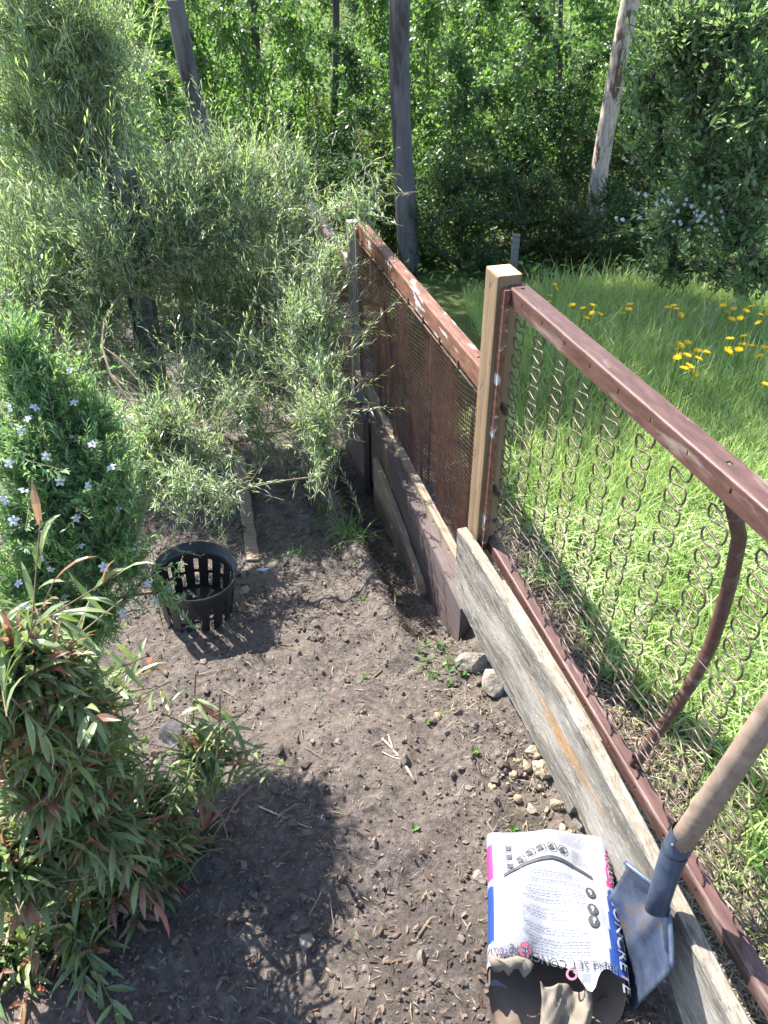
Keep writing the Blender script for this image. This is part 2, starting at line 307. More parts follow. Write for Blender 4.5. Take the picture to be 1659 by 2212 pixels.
def sticks(A, B, C_, r0, r1):
    """three-sided twigs through A, B, C_ (n,3)"""
    n = len(A); T = nrm(C_-A); a1 = nrm(np.cross(T, np.array([.3, .5, .8]))); a2 = np.cross(T, a1)
    V = []
    for P, r in ((A, r0), (B, (r0+r1)/2), (C_, r1)):
        for k in range(3):
            V.append(P+r*(math.cos(k*2.094)*a1+math.sin(k*2.094)*a2))
    V = np.stack(V, 1).reshape(-1, 3); b = (np.arange(n)*9)[:, None]; F = []
    for l in range(2):
        for k in range(3): F.append(b+np.array([[l*3+k, l*3+(k+1) % 3, l*3+3+(k+1) % 3, l*3+3+k]]))
    return V, [np.concatenate(F)]
def rvec(r, n): return nrm(r.normal(size=(n, 3)))
def curve(a, b, bulge, k=7):
    t = np.linspace(0, 1, k)[:, None]; return a*(1-t)+b*t+np.asarray(bulge)*(4*t*(1-t))
def plant_geo(seed, base, blobs, twig_len, per, leaf, kind, spread=.8, up=.5, shell=.35, stem_r=.02, nb=26, bend=.12, tips=.12, whorl=0, twig_r=.0011, droop=0.0, nrm_up=.4, stem_k=6, outw=1.0, tipfrac=.75, shoot=.0, sunny=.0):
    """returns (leaf MB with 2 material slots, stem MB). blobs: (centre, radii, twigs). leaf=(L,W)"""
    r = np.random.default_rng(seed); base = np.asarray(base, float); lm = MB(); sm = MB(); Ends = []; Dirs = []; nodes = [(base, 0)]; blobs = sorted(blobs, key=lambda b_: np.linalg.norm(np.asarray(b_[0], float)-base))
    for c, rad, n in blobs:
        c = np.asarray(c, float); rad = np.broadcast_to(np.asarray(rad, float), (3,))
        u = rvec(r, n); q = shell+(1-shell)*r.random((n, 1))**.6; q *= 1+.22*noise3(u*3+c*7, 1.7, seed+3)[:, None]
        e = c+u*rad*q; d = nrm(u*outw+np.array([0, 0, up-droop])+r.normal(size=(n, 3))*.35); Ends.append(e); Dirs.append(d)
        k = max(2, int(nb*n/max(1, sum(b[2] for b in blobs))))
        hub = c-np.array([0, 0, rad[2]*.25]); p0, lv = min(nodes, key=lambda q_: np.linalg.norm(q_[0]-hub)+.05*(q_[1] == 0)*0); ll = np.linalg.norm(hub-p0); mid = curve(p0, hub, np.array([r.normal()*.10, r.normal()*.10, .08])*ll); nodes.append((hub, lv+1)); sr = stem_r*max(.3, .8**lv)
        sm.tube(mid, np.linspace(sr, sr*.75, 7), stem_k)
        sel = r.choice(n, min(n, k), replace=False)
        for jx in sel:
            st = mid[r.integers(3, 7)]; tgt = e[jx]-d[jx]*twig_len*.8
            sm.tube(curve(st, tgt, np.array([0, 0, .08])*np.linalg.norm(tgt-st)+r.normal(size=3)*.02*np.linalg.norm(tgt-st), 5), np.linspace(max(sr*.3, twig_r*1.7), twig_r*1.5, 5), 4)
    E_ = np.concatenate(Ends); D_ = np.concatenate(Dirs); n = len(E_); ln = twig_len*(.6+.8*r.random((n, 1))); lg = (r.random((n, 1)) < shoot)*ln*(.5+r.random((n, 1))); E_ = E_+nrm(D_+[0, 0, .25-droop])*lg; ln = ln+lg
    A = E_-D_*ln; Mid = E_-D_*ln*.5+r.normal(size=(n, 3))*ln*.05-np.array([0, 0, 1])*ln*.03; E2 = E_+np.array([0, 0, 1])*ln*(.08-.3*droop)
    V, P = sticks(A, Mid, E2, twig_r*1.5, twig_r*.7); sm.add(V, P)
    t = (np.arange(per)+r.random((n, per)))/per; t = .06+.94*t; ta = t[..., None]
    pos = (1-ta)**2*A[:, None]+2*ta*(1-ta)*(2*Mid-.5*A-.5*E2)[:, None]+ta**2*E2[:, None]
    tan = nrm((E2-A))[:, None]+np.zeros_like(pos)
    rad = nrm(np.cross(tan, r.normal(size=pos.shape)))
    sp = spread*(.6+.8*r.random((n, per, 1)))*(1.15-.65*ta)
    D = nrm(tan+rad*sp+np.array([0, 0, 1])*(.12-droop*.9)+r.normal(size=pos.shape)*.22); nn = nrm(rad*-.3+tan*.5+np.array([0, 0, nrm_up*2])+r.normal(size=pos.shape)*.35+SUN*sunny*2)
    L = leaf[0]*(.65+.6*r.random((n, per)))*(1.1-.35*t**3); Wd = leaf[1]*(.8+.4*r.random((n, per)))
    f = lambda a: a.reshape(-1, a.shape[-1]) if a.ndim == 3 else a.ravel()
    tip = ((t > tipfrac) & (r.random((n, 1)) < tips)).ravel() | (r.random(n*per) < tips*.12)
    P_, D2, N2, L2, W2 = f(pos), f(D), f(nn), f(L), f(Wd)
    for mi, mk in ((0, ~tip), (1, tip)):
        if mk.sum():
            V, P = leaves(P_[mk], D2[mk], N2[mk], L2[mk], W2[mk], bend*1.0, kind); lm.add(V, P, mi)
    return lm, sm
def plant(name, label, cat, base, blobs, mats, parts=('foliage', 'stem'), stem_mat=None, group=None, **kw):
    t = thing(name, label, cat, base, 0, group); b = np.asarray(base, float)
    lm, sm = plant_geo(base=np.zeros(3), blobs=[(np.asarray(c)-b, r, n) for c, r, n in blobs], **kw)
    lm.build(parts[0], mats, t); sm.build(parts[1], stem_mat or M['twig'], t, True); return t
def PB(lst):
    """(xd, yd, y, radius px, twigs) -> blobs"""
    o = []
    for x, y, yy, rp, n in lst:
        c = at_y(x, y, yy); dep = np.dot(c-CP, FW); o.append((c, rp/FPX*dep, n))
    return o
# ---------------------------------------------------------------- fence (local frame: x along the fence towards the viewer, y to the lawn, z up)
FO = (FA[0], FA[1], 0)
def sheet(mb, x, z, holes, n, axis_='y', mi=0, th=.003):
    """flat plate with real square holes: breakpoints x/z, holes = [(x0,x1,z0,z1)]; axis_ 'y' stands upright at y=n, 'z' lies at z=n"""
    xs = sorted(set([x[0], x[1]]+[v for h in holes for v in h[:2]])); zs = sorted(set([z[0], z[1]]+[v for h in holes for v in h[2:]]))
    put = (lambda a, b, t: (a, n+t, b)) if axis_ == 'y' else (lambda a, b, t: (a, b, n+t))
    hol = lambda a, b: any(h[0] < a < h[1] and h[2] < b < h[3] for h in holes)
    for i in range(len(xs)-1):
        for j in range(len(zs)-1):
            if hol((xs[i]+xs[i+1])/2, (zs[j]+zs[j+1])/2): continue
            c = [(xs[i], zs[j]), (xs[i+1], zs[j]), (xs[i+1], zs[j+1]), (xs[i], zs[j+1])]
            for t in (0, th): mb.add([put(a, b, t) for a, b in c], [[[0, 1, 2, 3]]], mi)
            for k in range(4):
                m = ((c[k][0]+c[(k+1) % 4][0])/2, (c[k][1]+c[(k+1) % 4][1])/2); e = 1e-5
                dx, dz = c[(k+1) % 4][0]-c[k][0], c[(k+1) % 4][1]-c[k][1]; L = math.hypot(dx, dz); o = (m[0]+dz/L*e, m[1]-dx/L*e)
                if not (x[0] < o[0] < x[1] and z[0] < o[1] < z[1]) or hol(*o):
                    mb.add([put(*c[k], 0), put(*c[(k+1) % 4], 0), put(*c[(k+1) % 4], th), put(*c[k], th)], [[[0, 1, 2, 3]]], mi)
def angle_rail(x0, x1, ztop, h, wd, holes, tholes=()):
    """folded steel angle with a rounded shoulder"""
    mb = MB(); r = .005
    sheet(mb, (x0, x1), (ztop-h, ztop-r), [(a-.0028, a+.0028, ztop-h*.55, ztop-h*.55+.010) for a in holes], 0.0)
    sheet(mb, (x0, x1), (r, wd), [(a-.005, a+.005, wd*.45, wd*.45+.009) for a in tholes], ztop-.003, 'z')
    a = np.linspace(0, math.pi/2, 4); prof = [(r-r*math.cos(t), ztop-r+r*math.sin(t)) for t in a]; prof2 = [(r-(r-.003)*math.cos(t), ztop-r+(r-.003)*math.sin(t)) for t in a]
    for pr in (prof, prof2):
        V = [(x, y, z) for x in (x0, x1) for y, z in pr]; mb.add(V, [[[i, i+1, i+5, i+4] for i in range(3)]])
    return mb
def coil(mb, a, b, rad, turns, wr, hook=.012):
    a = np.array(a, float); b = np.array(b, float); T = nrm(b-a); u = nrm(np.cross(T, [.3, .9, .2])); v = np.cross(T, u)
    t = np.linspace(0, 1, turns*8+1); p = a+T*hook+(b-a-2*T*hook)*t[:, None]+rad*(np.cos(t*turns*6.283)[:, None]*u+np.sin(t*turns*6.283)[:, None]*v)
    mb.tube(np.concatenate([[a], p, [b]]), wr, 5)
# near panel -----------------------------------------------------------------
near = thing('spring_fence_panel', 'reddish brown steel bed-base fence panel strung with zigzag spring wires, nearest the viewer', 'fence panel', FO, FANG)
HO = [.017, .083]+[.19+.1085*k for k in range(15)]
angle_rail(0, 1.78, .893, .042, .043, HO, (.03, .19+.1085*5.6, 1.5)).build('top_rail', M['rust'], near)
angle_rail(.002, 1.78, .150, .034, .030, HO).build('bottom_rail', M['rust'], near)
mb = MB(); mb.box((.0006, -.0165, .118), (.021, -.0012, .889), 0, .0012); mb.build('stile', M['rust2'], near)
def serp(s, z0, z1, amp, pitch, per=12):
    k = int((z1-z0)/pitch); t = np.linspace(0, k*2*math.pi, k*per+1); z = z1-(z1-z0)*t/t[-1]
    x = np.sin(t); x = np.sign(x)*np.abs(x)**.8
    zz = z+pitch*.20*np.sin(2*t)
    p = np.stack([s+amp*x, np.full_like(z, .015)+.002*np.cos(t), zz], 1)
    return np.concatenate([[[s+.002, .004, z1+.02], [s+.001, .013, z1+.012]], p, [[s-.004, .016, z0-.006], [s+.004, .014, z0-.012], [s+.012, .008, z0-.014]]])
SP = [.045+.1112*k for k in range(15)]
rs = np.random.default_rng(3)
for s in SP:
    mb = MB(); mb.tube(serp(s+rs.normal()*.003, .165, .842, .027+rs.normal()*.001, .0445), .0020, 6); mb.build('zigzag_spring', M['wire'], near, True)
for z0, dz in ((.572, -.026), (.334, -.030)):
    for k in range(len(SP)-1):
        z = z0+(dz if k % 2 else 0)
        for zz in ((z, z-.024) if k % 3 == 0 else (z,)):
            mb = MB(); a = np.array([SP[k]+.024, .015, zz]); b = np.array([SP[k+1]-.024, .015, zz+.004])
            mb.tube([a+[-.006, .003, .002], a+[-.002, -.003, .003], a+[.004, 0, 0], b+[-.004, 0, 0], b+[.002, -.003, -.003], b+[.006, .003, -.002]], .0013, 4); mb.build('link_wire', M['wire'], near, True)
for z in (.575, .318):
    mb = MB(); coil(mb, (-.008, .012, z+.006), (.030, .014, z-.010), .0075, 9, .0014, .003); mb.build('coil_spring', M['wire'], near, True)
bp = []
for xd, yd in ((1606, 1095), (1597, 1160), (1582, 1240), (1560, 1320), (1535, 1395), (1500, 1465), (1455, 1535), (1405, 1600), (1362, 1652)):
    d = ray(xd, yd); sb = .80; q0 = fence(sb, 0, 0); t = np.dot(q0-CP, FD)/np.dot(d, FD); p = CP+d*t; bp.append((sb, np.dot(p-q0, FN), p[2]))
bp = np.array(bp); bp[:, 1] = np.maximum(bp[:, 1], .018); bp[0] = (.80, .02, .878); bp[-1] = (.80, .018, .135)
mb = MB(); mb.tube(bp, .0125, 10); mb.build('bowed_brace', M['rust'], near, True)
# post -----------------------------------------------------------------------
post = thing('timber_post', 'square new pine fence post with pale sawn top between the two steel panels', 'post', FO, FANG)
mb = MB(); mb.box((-.078, -.027, -.45), (-.001, .034, .914), 0, .003); mb.build('shaft', M['pine'], post)
mb = MB(); mb.box((-.0765, -.0255, .9142), (-.0025, .0325, .9157), 0); mb.build('sawn_top', M['pine_end'], post)
mb = MB(); mb.tube([(.0025, .022, .205), (.0055, .022, .205)], .0055, 12); mb.tube([(.0055, .022, .205), (.0075, .022, .205)], .003, 8, 0); mb.build('screw_washer', M['galv'], post, True)
# middle panel ---------------------------------------------------------------
mid = thing('mesh_fence_panel', 'rusty steel fence panel filled with fine woven wire mesh, between pine post and grey post', 'fence panel', FO, FANG)
angle_rail(-1.58, -.080, .622, .062, .038, [-1.4, -1.2, -1.0], (-.16, -.20)).build('top_rail', M['rust2'], mid)
mb = MB(); sheet(mb, (-1.58, -.085), (-.085, -.045), [(-1.5+.16*k, -1.485+.16*k, -.07, -.058) for k in range(9)], -.034); mb.box((-1.58, -.031, -.050), (-.085, -.006, -.047)); mb.build('bottom_rail', M['tan'], mid)
mb = MB(); mb.box((-1.595, -.012, -.14), (-1.57, -.002, .600)); mb.build('stile', M['tan'], mid)
mb = MB(); mb.tube([(-1.56, 0, .548), (-1.2, .0, .553), (-.8, -.001, .548), (-.4, .001, .545), (-.084, 0, .545)], .0036, 6); mb.build('mesh_top_bar', M['meshwire'], mid, True)
mb = MB(); zr = np.linspace(-.05, .545, 80); k = 300; xs = np.linspace(-1.56, -.085, k)
wav = lambda x, z: .012*np.sin(x*9+z*2)+.010*np.sin(x*23+1)*np.cos(z*5)
for a, z in enumerate(zr):
    zz = z+.0052*np.where((np.arange(k)+a) % 2, 1, -1); y = wav(xs, z)+.0022*np.where(np.arange(k) % 2, 1, -1)
    mb.tube(np.stack([xs, y, zz-.006*np.sin(xs*4)*(1-(z+.05)/.6)], 1), .00125, 3, 0, False)
mb.build('woven_mesh', M['meshwire'], mid)
for j, x in enumerate(np.linspace(-1.5, -.13, 9)):
    mb = MB(); coil(mb, (x, .002, .575), (x+.004, 0, .547), .006, 7, .0012, .004); mb.build('coil_spring', M['meshwire'], mid, True)
for x in (-1.25, -.98, -.72, -.47, -.235):
    mb = MB(); mb.box((x-.0075, .028, -.30), (x+.0075, .0325, .566)); mb.build('back_strap', M['rust'], mid)
for x in (-1.4, -1.1, -.82, -.58, -.35, -.16):
    mb = MB(); mb.tube([(x, .012, -.05), (x+.01, .01, .25), (x+.004, .006, .546)], .0016, 4); mb.build('tie_wire', M['meshwire'], mid, True)
# far post and panel -----------------------------------------------------------
fp = thing('timber_post', 'thin grey weathered fence post half hidden by the shrub, where the two rusty panels meet', 'post', FO, FANG)
mb = MB(); mb.box((-1.668, -.03, -1.0), (-1.615, .026, .615), 0, .003); mb.build('shaft', M['grey_t'], fp)
far = thing('mesh_fence_panel', 'rusty red fence panel of expanded mesh beyond the grey post, mostly hidden in the shrub', 'fence panel', FO, FANG)
angle_rail(-2.95, -1.70, .395, .062, .035, [-2.2, -2.0], ()).build('top_rail', M['rust2'], far)
mb = MB(); k = 90; xs = np.linspace(-2.93, -1.70, k)
for a, z in enumerate(np.linspace(-.45, .30, 34)):
    mb.tube(np.stack([xs, .006*np.sin(xs*7+z), z+.0105*np.where((np.arange(k)+a) % 2, 1, -1)], 1), .0022, 4, 0, False)
mb.build('woven_mesh', M['meshwire'], far)
mb = MB(); sheet(mb, (-2.95, -1.70), (-.50, -.46), [], -.01); mb.build('bottom_rail', M['rust2'], far)
# boards under the fence ---------------------------------------------------------
def plank(xs, ztop, zbot, y0, y1, seed, top_mat=True, rough=.0):
    """a long board with its own wavy top and ragged bottom, local fence frame"""
    r = np.random.default_rng(seed); xs = np.asarray(xs, float); n = len(xs); zt = np.asarray(ztop)+r.normal(size=n)*rough*.3; zb = np.asarray(zbot)+r.normal(size=n)*rough
    mb = MB(); b = .0035; V = []
    for i in range(n):
        h = zt[i]-zb[i]
        V += [(xs[i], y0, zb[i]), (xs[i], y0-.0015*math.sin(xs[i]*31), zb[i]+h*.35), (xs[i], y0+.001, zb[i]+h*.7), (xs[i], y0, zt[i]-b), (xs[i], y0+b, zt[i]), (xs[i], y1-b, zt[i]), (xs[i], y1, zt[i]-b), (xs[i], y1, zb[i])]
    mb.add(V, [[[i*8+k, i*8+(k+1) % 8, i*8+8+(k+1) % 8, i*8+8+k] for i in range(n-1) for k in (0, 1, 2, 3, 5, 6, 7)]], 0)
    mb.add(V, [[[i*8+4, i*8+5, i*8+13, i*8+12] for i in range(n-1)]], 1)
    mb.add(V, [[list(range(8))[::-1], [v+(n-1)*8 for v in range(8)]]], 0); return mb
def dense(pts, st=.012):
    pts = np.array(pts, float); x = np.arange(pts[0, 0], pts[-1, 0]+1e-6, st); return x, [np.interp(x, pts[:, 0], pts[:, c]) for c in range(1, pts.shape[1])]
x, (zt, zb) = dense([(-.058, .150, -.075), (.03, .160, -.10), (.2, .172, -.10), (.38, .182, -.085), (.60, .190, -.065), (.70, .190, -.075), (.745, .188, -.085), (.755, .188, -.03), (.88, .178, -.045), (1.02, .165, -.05), (1.06, .16, -.02), (1.12, .152, .005), (1.2, .14, -.05), (1.75, .10, -.10)])
g = thing('grey_board', 'grey weathered plank with flaking paint and orange stain, on edge under the spring panel', 'board', FO, FANG)
plank(x, zt, zb, -.068, -.036, 5, rough=.0022).build('plank_face', [M['board'], M['board_top']], g)
x, (zt, zb) = dense([(.20, .158, .02), (.35, .166, .03), (.6, .172, .03), (.74, .168, .04), (.752, .150, .05), (.8, .148, .08)])
plank(x, zt, zb, -.0355, -.022, 6, rough=.001).build('backing_strip', [M['tan'], M['board_top']], g)
x, (zt, zb) = dense([(-1.12, -.060, -.36), (-.9, -.062, -.40), (-.5, -.075, -.42), (-.1, -.095, -.40), (.035, -.105, -.36)], .02)
br = thing('brown_sleeper', 'dark purple-brown stained timber sleeper below the woven mesh panel', 'board', FO, FANG)
plank(x, zt, zb, -.072, -.022, 7, rough=.001).build('plank_face', [M['sleeper'], M['sleeper']], br)
x, (zt, zb) = dense([(-.98, -.16, -.5), (-.7, -.20, -.52), (-.52, -.235, -.5), (-.50, -.25, -.5), (-.33, -.285, -.48), (-.30, -.32, -.45)], .02)
tb = thing('tan_plank', 'raw tan timber offcut with stepped top edge, against the foot of the brown sleeper', 'board', FO, FANG)
plank(x, zt, zb, -.098, -.0735, 8, rough=.002).build('plank_face', [M['tan'], M['tan']], tb)
x, (zt, zb) = dense([(-1.75, -.10, -.7), (-1.4, -.08, -.7), (-1.15, -.07, -.6)], .03)
tb = thing('dark_plank', 'dark weathered board behind the shrub tips, beyond the brown sleeper', 'board', FO, FANG)
plank(x, zt, zb, -.10, -.075, 9, rough=.004).build('plank_face', [M['sleeper'], M['sleeper']], tb)
# galvanised channel post in the shrub ---------------------------------------------
p1 = at_y(259, 362, 3.0); p2 = at_y(338, 850, 3.0); ax = nrm(p2-p1); L = (p1[2]+.75)/-ax[2]
cp = thing('steel_post', 'weathered galvanised steel channel post leaning among the fine-leaved shrub', 'post', p1+ax*L)
hx = nrm(np.cross(ax, [0, 1, 0])); hy = np.cross(ax, hx)
mb = MB()
def beam(x0, x1, y0, y1):
    V = [(p1-(p1+ax*L))+hx*a+hy*b+ax*c for c in (0, L) for b in (y0, y1) for a in (x0, x1)]
    mb.add(V, [[[0, 2, 3, 1], [4, 5, 7, 6], [0, 1, 5, 4], [2, 6, 7, 3], [0, 4, 6, 2], [1, 3, 7, 5]]])
beam(-.042, .042, -.004, .004); beam(-.048, -.0422, -.034, .034); beam(.0422, .048, -.034, .034); beam(-.0422, -.033, -.034, -.028); beam(.033, .0422, -.034, -.028)
mb.build('channel', M['galv'], cp)
# timber edging in the path --------------------------------------------------------
a = on_ground(518, 985); b = on_ground(548, 1215); mb = MB(); L = np.linalg.norm((b-a)[:2]); k = 14
for i in range(k):
    t0, t1 = i/k, (i+1)/k
V = []
for i in range(k+1):
    t = i/k; c = a+(b-a)*t; zz = gz(c[0], c[1])
    for dx, dz in ((-.026, -.05), (-.026, .012), (-.021, .018), (.021, .018), (.026, .012), (.026, -.05)): V.append((c[0]-a[0]+dx*(1+.1*math.sin(i*3)), c[1]-a[1], zz-a[2]+dz+.004*math.sin(i*1.7)))
mb.add(V, [[[i*6+j, i*6+(j+1) % 6, i*6+6+(j+1) % 6, i*6+6+j] for i in range(k) for j in range(6)]]); mb.add(V, [[[0, 1, 2, 3, 4, 5], [k*6+5-j for j in range(6)]]])
o = mb.build('edging_board', M['tan'], None, loc=a); tag(o, 'old grey timber edging board laid lengthwise in the path', 'board')
# ---------------------------------------------------------------- shovel
q = lambda xs, ys: (xs/1.50708, ys/1.50708)      # photograph pixels -> 1659-wide pixels
def on_plane(xd, yd, p0, n): d = ray(xd, yd); return CP+d*(np.dot(p0-CP, n)/np.dot(d, n))
def at_depth(xd, yd, dep): return CP+ray(xd, yd)*dep
bn = lambda x, y, n: on_plane(*q(x, y), fence(0, n, 0), FN)
sa = bn(2062, 2806, -.088); sb = bn(2217, 3146, -.100)
wid = sb-sa; Wb = np.linalg.norm(wid); ex = nrm(wid)
tipc = at_z(*q(1985, 3110), -.075); ey = nrm((tipc-(sa+sb)/2)-ex*np.dot(tipc-(sa+sb)/2, ex)); ez = nrm(np.cross(ex, ey)); ez = ez if ez[2] > 0 else -ez
sh = thing('shovel', 'blue-grey steel shovel with worn timber handle, its blade lying against the cement bag', 'shovel', (sa+sb)/2)
O = (sa+sb)/2; nu, nv = 25, 25; LB = .31; V = []
for j in range(nv):
    v = j/(nv-1)
    for i in range(nu):
        u = i/(nu-1)*2-1; wv = Wb/2*(1.0-.05*math.sin(v*math.pi))*(1 if v < .75 else 1-.10*(v-.75)/.25)
        y = v*LB*(1-.06*u*u*(v > .9))+.028*(1-v)*(abs(u)**2)*0
        sho = .040*math.exp(-((abs(u)-.0)/.28)**2)*(1-v)**3
        z = .016*u*u*(1-.2*v)-.010+ .016*math.exp(-(u/.17)**2)*max(0, 1-v*1.6)+.020*math.exp(-(v/.05)**2)*(abs(u) > .22)*.5
        y2 = y-(0.055*(1-abs(u))**1.2 if v == 0 else 0.055*(1-abs(u))**1.2*(1-v)**4)
        V.append(ex*u*wv+ey*y2+ez*z)
i = (np.arange(nv-1)[:, None]*nu+np.arange(nu-1)[None]).ravel()
M['blade'] = noise_mat('worn blue steel', [(.32, (.045, .06, .105)), (.5, (.09, .12, .185)), (.68, (.16, .20, .28))], 14, rough=.36, bs=.08, bd=.002, metal=.55, spec=.5, stops2=(.57, .70, (.20, .155, .12)), scale2=14)
M['socket'] = noise_mat('blue painted socket', [(.3, (.035, .05, .085)), (.6, (.075, .10, .155)), (.75, (.15, .16, .19))], 22, rough=.42, bs=.1, bd=.002, metal=.4)
o = link('blade', mesh_np('blade', np.array(V), [np.stack([i, i+1, i+1+nu, i+nu], 1)], [M['blade']], True), sh); md = o.modifiers.new('thick', 'SOLIDIFY'); md.thickness = .0025; md.offset = -1
for u0, u1 in ((-1, -.24), (.24, 1)):      # rolled foot steps
    pts = []
    for t in np.linspace(u0, u1, 8):
        k_ = int(round((t+1)/2*(nu-1))); pts.append(np.array(V[k_])+ez*.003-ey*.003)
    mb = MB(); mb.tube(pts, .0045, 8); mb.build('foot_step', M['blade'], sh, True)
h0 = bn(2142, 2960, -.105)-O; h1 = bn(2165, 2860, -.088)-O; h2 = bn(2200, 2765, -.072)-O; h3 = bn(2232, 2712, -.065)-O; h4 = bn(2560, 2215, -.030)-O
print('shovel', sa, sb, tipc, Wb, h2+O, h4+O)
mb = MB(); sock = np.array([h0-ez*.012, h0+ez*.004, h1, h2, h3]); mb.tube(sock, [.014, .019, .0205, .0225, .0228], 18, 0, False); mb.build('socket', M['socket'], sh, True)
hd = nrm(h4-h3)
cl = MB(); cl.tube([h2-hd*.003, h2+hd*.003], [.0238, .0238], 18, 0, False); cl.build('collar', M['socket'], sh, True)
rv = h2*.35+h3*.65; side = nrm(-ray(*q(2215, 2735))); side = nrm(side-hd*np.dot(side, hd)-RT*.35)
rm = MB(); rm.tube([rv+side*.021, rv+side*.0255], [.004, .0025], 10); rm.build('rivet', M['galv'], sh, True)
M['handle'] = wood('worn ash handle', (.17, .125, .09), (.25, .19, .145), (.32, .25, .20), 30, (1, 1, 1), .65, ((.20, .15, .12), 9, (1, 1, 1), .52, .62), .25)
mb = MB(); hp = curve(h2+hd*.01, h4+hd*.38, (RT*.006), 14); mb.tube(hp, np.linspace(.0205, .0165, 14), 20); mb.build('handle', M['handle'], sh, True)
# ---------------------------------------------------------------- cement bag
zb0 = -.080
bl = at_z(1054, 1803, .005); brr = at_z(1302, 1762, .005); fr = at_z(1352, 2120, -.03); fl = at_z(1052, 2120, -.03)
far_c = (bl+brr)/2; near_c = (fl+fr)/2; Ub = nrm((near_c-far_c)*[1, 1, 0]); Xb = nrm(np.cross(Ub, [0, 0, 1]))
if np.dot(Xb, brr-bl) < 0: Xb = -Xb
LBAG = np.linalg.norm((near_c-far_c)[:2]); W0 = np.linalg.norm((brr-bl)[:2]); W1 = np.linalg.norm((fr-fl)[:2])
BO = far_c*[1, 1, 0]+np.array([0, 0, zb0])
bag = thing('cement_bag', 'torn open white, pink and blue paper bag of concrete mix lying beside the shovel blade', 'bag', BO)
skew = np.dot(nrm((fl-bl)), Xb)
rb = np.random.default_rng(11)
def crease(a, b, seed):
    r = np.random.default_rng(seed); o = 0*a
    for k in range(9):
        th = r.random()*6.283; c = r.normal(); f = 2.5+r.random()*7; ph = r.random()*6.28
        x = np.cos(th)*a*f+np.sin(th)*b*f*1.4+ph; o = o+np.abs(((x/6.283) % 1)*2-1)*(.6/(1+.25*k))
    return o-2.0
def bag_pt(u, v, off=0.0):
    """u 0 far .. 1 torn edge (more = inner layers), v 0..1 round the section from the left bottom over the top to the right bottom and back"""
    u = np.asarray(u, float); v = np.asarray(v, float); uc = np.clip(u, 0, 1.5)
    W = W0+(W1-W0)*np.clip(uc, 0, 1); end = np.minimum(1, (np.clip(uc, 0, 1)/.10))**.55
    H = (.112+.016*np.sin(uc*3.0))*(.35+.65*end); W = W*(.90+.10*end)
    th = (v*2*math.pi)+math.pi*1.25          # start at the left bottom, go up over the top
    cx, sx = -np.cos(th-math.pi/2-math.pi/2*0), np.sin(th)
    ang = math.pi*1.25-v*2*math.pi
    c, s = np.cos(ang), np.sin(ang); e = .62
    x = np.sign(c)*np.abs(c)**e; zz = np.sign(s)*np.abs(s)**.75
    cr = crease(x*W*3.2, uc*LBAG*3.2, 4)
    top = np.clip(s, 0, 1)
    hgt = H*(1+zz)/2+top*(.024*cr+.010*np.sin(uc*5+x*2)+.014*np.exp(-((x-.75)/.35)**2)*np.exp(-((uc-.93)/.25)**2)-.016*np.exp(-((x+.2)/.5)**2)*smooth(.75, 1.0, uc))
    sidew = x*W/2*(1+.05*cr*(1-top))+off*x
    pos = Ub*(uc*LBAG)[..., None]+Xb*(sidew+skew*uc*LBAG*0)[..., None]+np.array([0, 0, 1.])*(hgt+off*np.clip(zz, -1, 1))[..., None]
    return pos
nu_, nv_ = 72, 120
vv = np.arange(nv_)/nv_; angv = math.pi*1.25-vv*2*math.pi; topness = np.sin(angv); sidex = np.cos(angv)
def jag(v, seed, a): 
    r = np.random.default_rng(seed); o = 0*v
    for k in (3, 7, 13, 29, 51): o = o+np.sin(v*6.283*k+r.random()*6.28)*a/k**.5
    return o
uend = np.where(topness > 0, .965+.035*np.sign(sidex)*0+jag(vv, 2, .012), 1.0+jag(vv, 2, .012))
uend = uend+.125*np.exp(-((sidex-.24)/.13)**2)*(topness > .3)+.05*np.exp(-((sidex-.80)/.25)**2)-.06*np.exp(-((sidex+.25)/.25)**2)*(topness > .3)+.03*np.exp(-((sidex+.95)/.12)**2)
U_ = np.linspace(0, 1, nu_)[:, None]**.9*uend[None]; V_ = np.broadcast_to(vv[None], U_.shape)
P_ = bag_pt(U_, V_).reshape(-1, 3); ii = np.arange(nu_-1)[:, None]*nv_; jj = np.arange(nv_)[None]
quads = np.stack([ii+jj, ii+(jj+1) % nv_, ii+nv_+(jj+1) % nv_, ii+nv_+jj], -1).reshape(-1, 4)
M['paper'] = noise_mat('white printed paper', [(.3, (.255, .265, .30)), (.7, (.30, .31, .345))], 8, rough=.55, bs=.45, bd=.012, spec=.35, detail=5)
M['pink'] = plain('pink print', (.32, .04, .16), .5, .35); M['blue'] = plain('blue print', (.018, .05, .21), .5, .35)
M['kraft'] = noise_mat('brown kraft paper', [(.3, (.13, .095, .07)), (.7, (.19, .145, .11))], 9, rough=.8, bs=.2, bd=.003)
M['kraft_in'] = noise_mat('dusty inner paper', [(.3, (.15, .125, .098)), (.7, (.23, .195, .155))], 9, rough=.85, bs=.2, bd=.003)
qc_u = (U_.reshape(-1)[quads]).mean(1); qc_v = ((quads[:, 0] % nv_)+.5)/nv_; qa = math.pi*1.25-qc_v*2*math.pi; qx = np.cos(qa); qs = np.sin(qa)
midx = np.zeros(len(quads), int); side_r = (qx > .90-.34*np.clip(qc_u, 0, 1.1)) & (qs > -.75); side_l = (qx < -.86) & (qs > -.75)
pk = (qc_u < .42+.05*(qs)); bu = qc_u > .47
midx[side_r & pk] = 1; midx[side_l & (qc_u < .45) & (qc_u > .18)] = 1; midx[side_r & bu] = 2; midx[side_l & (qc_u > .5) & (qc_u < .86)] = 2
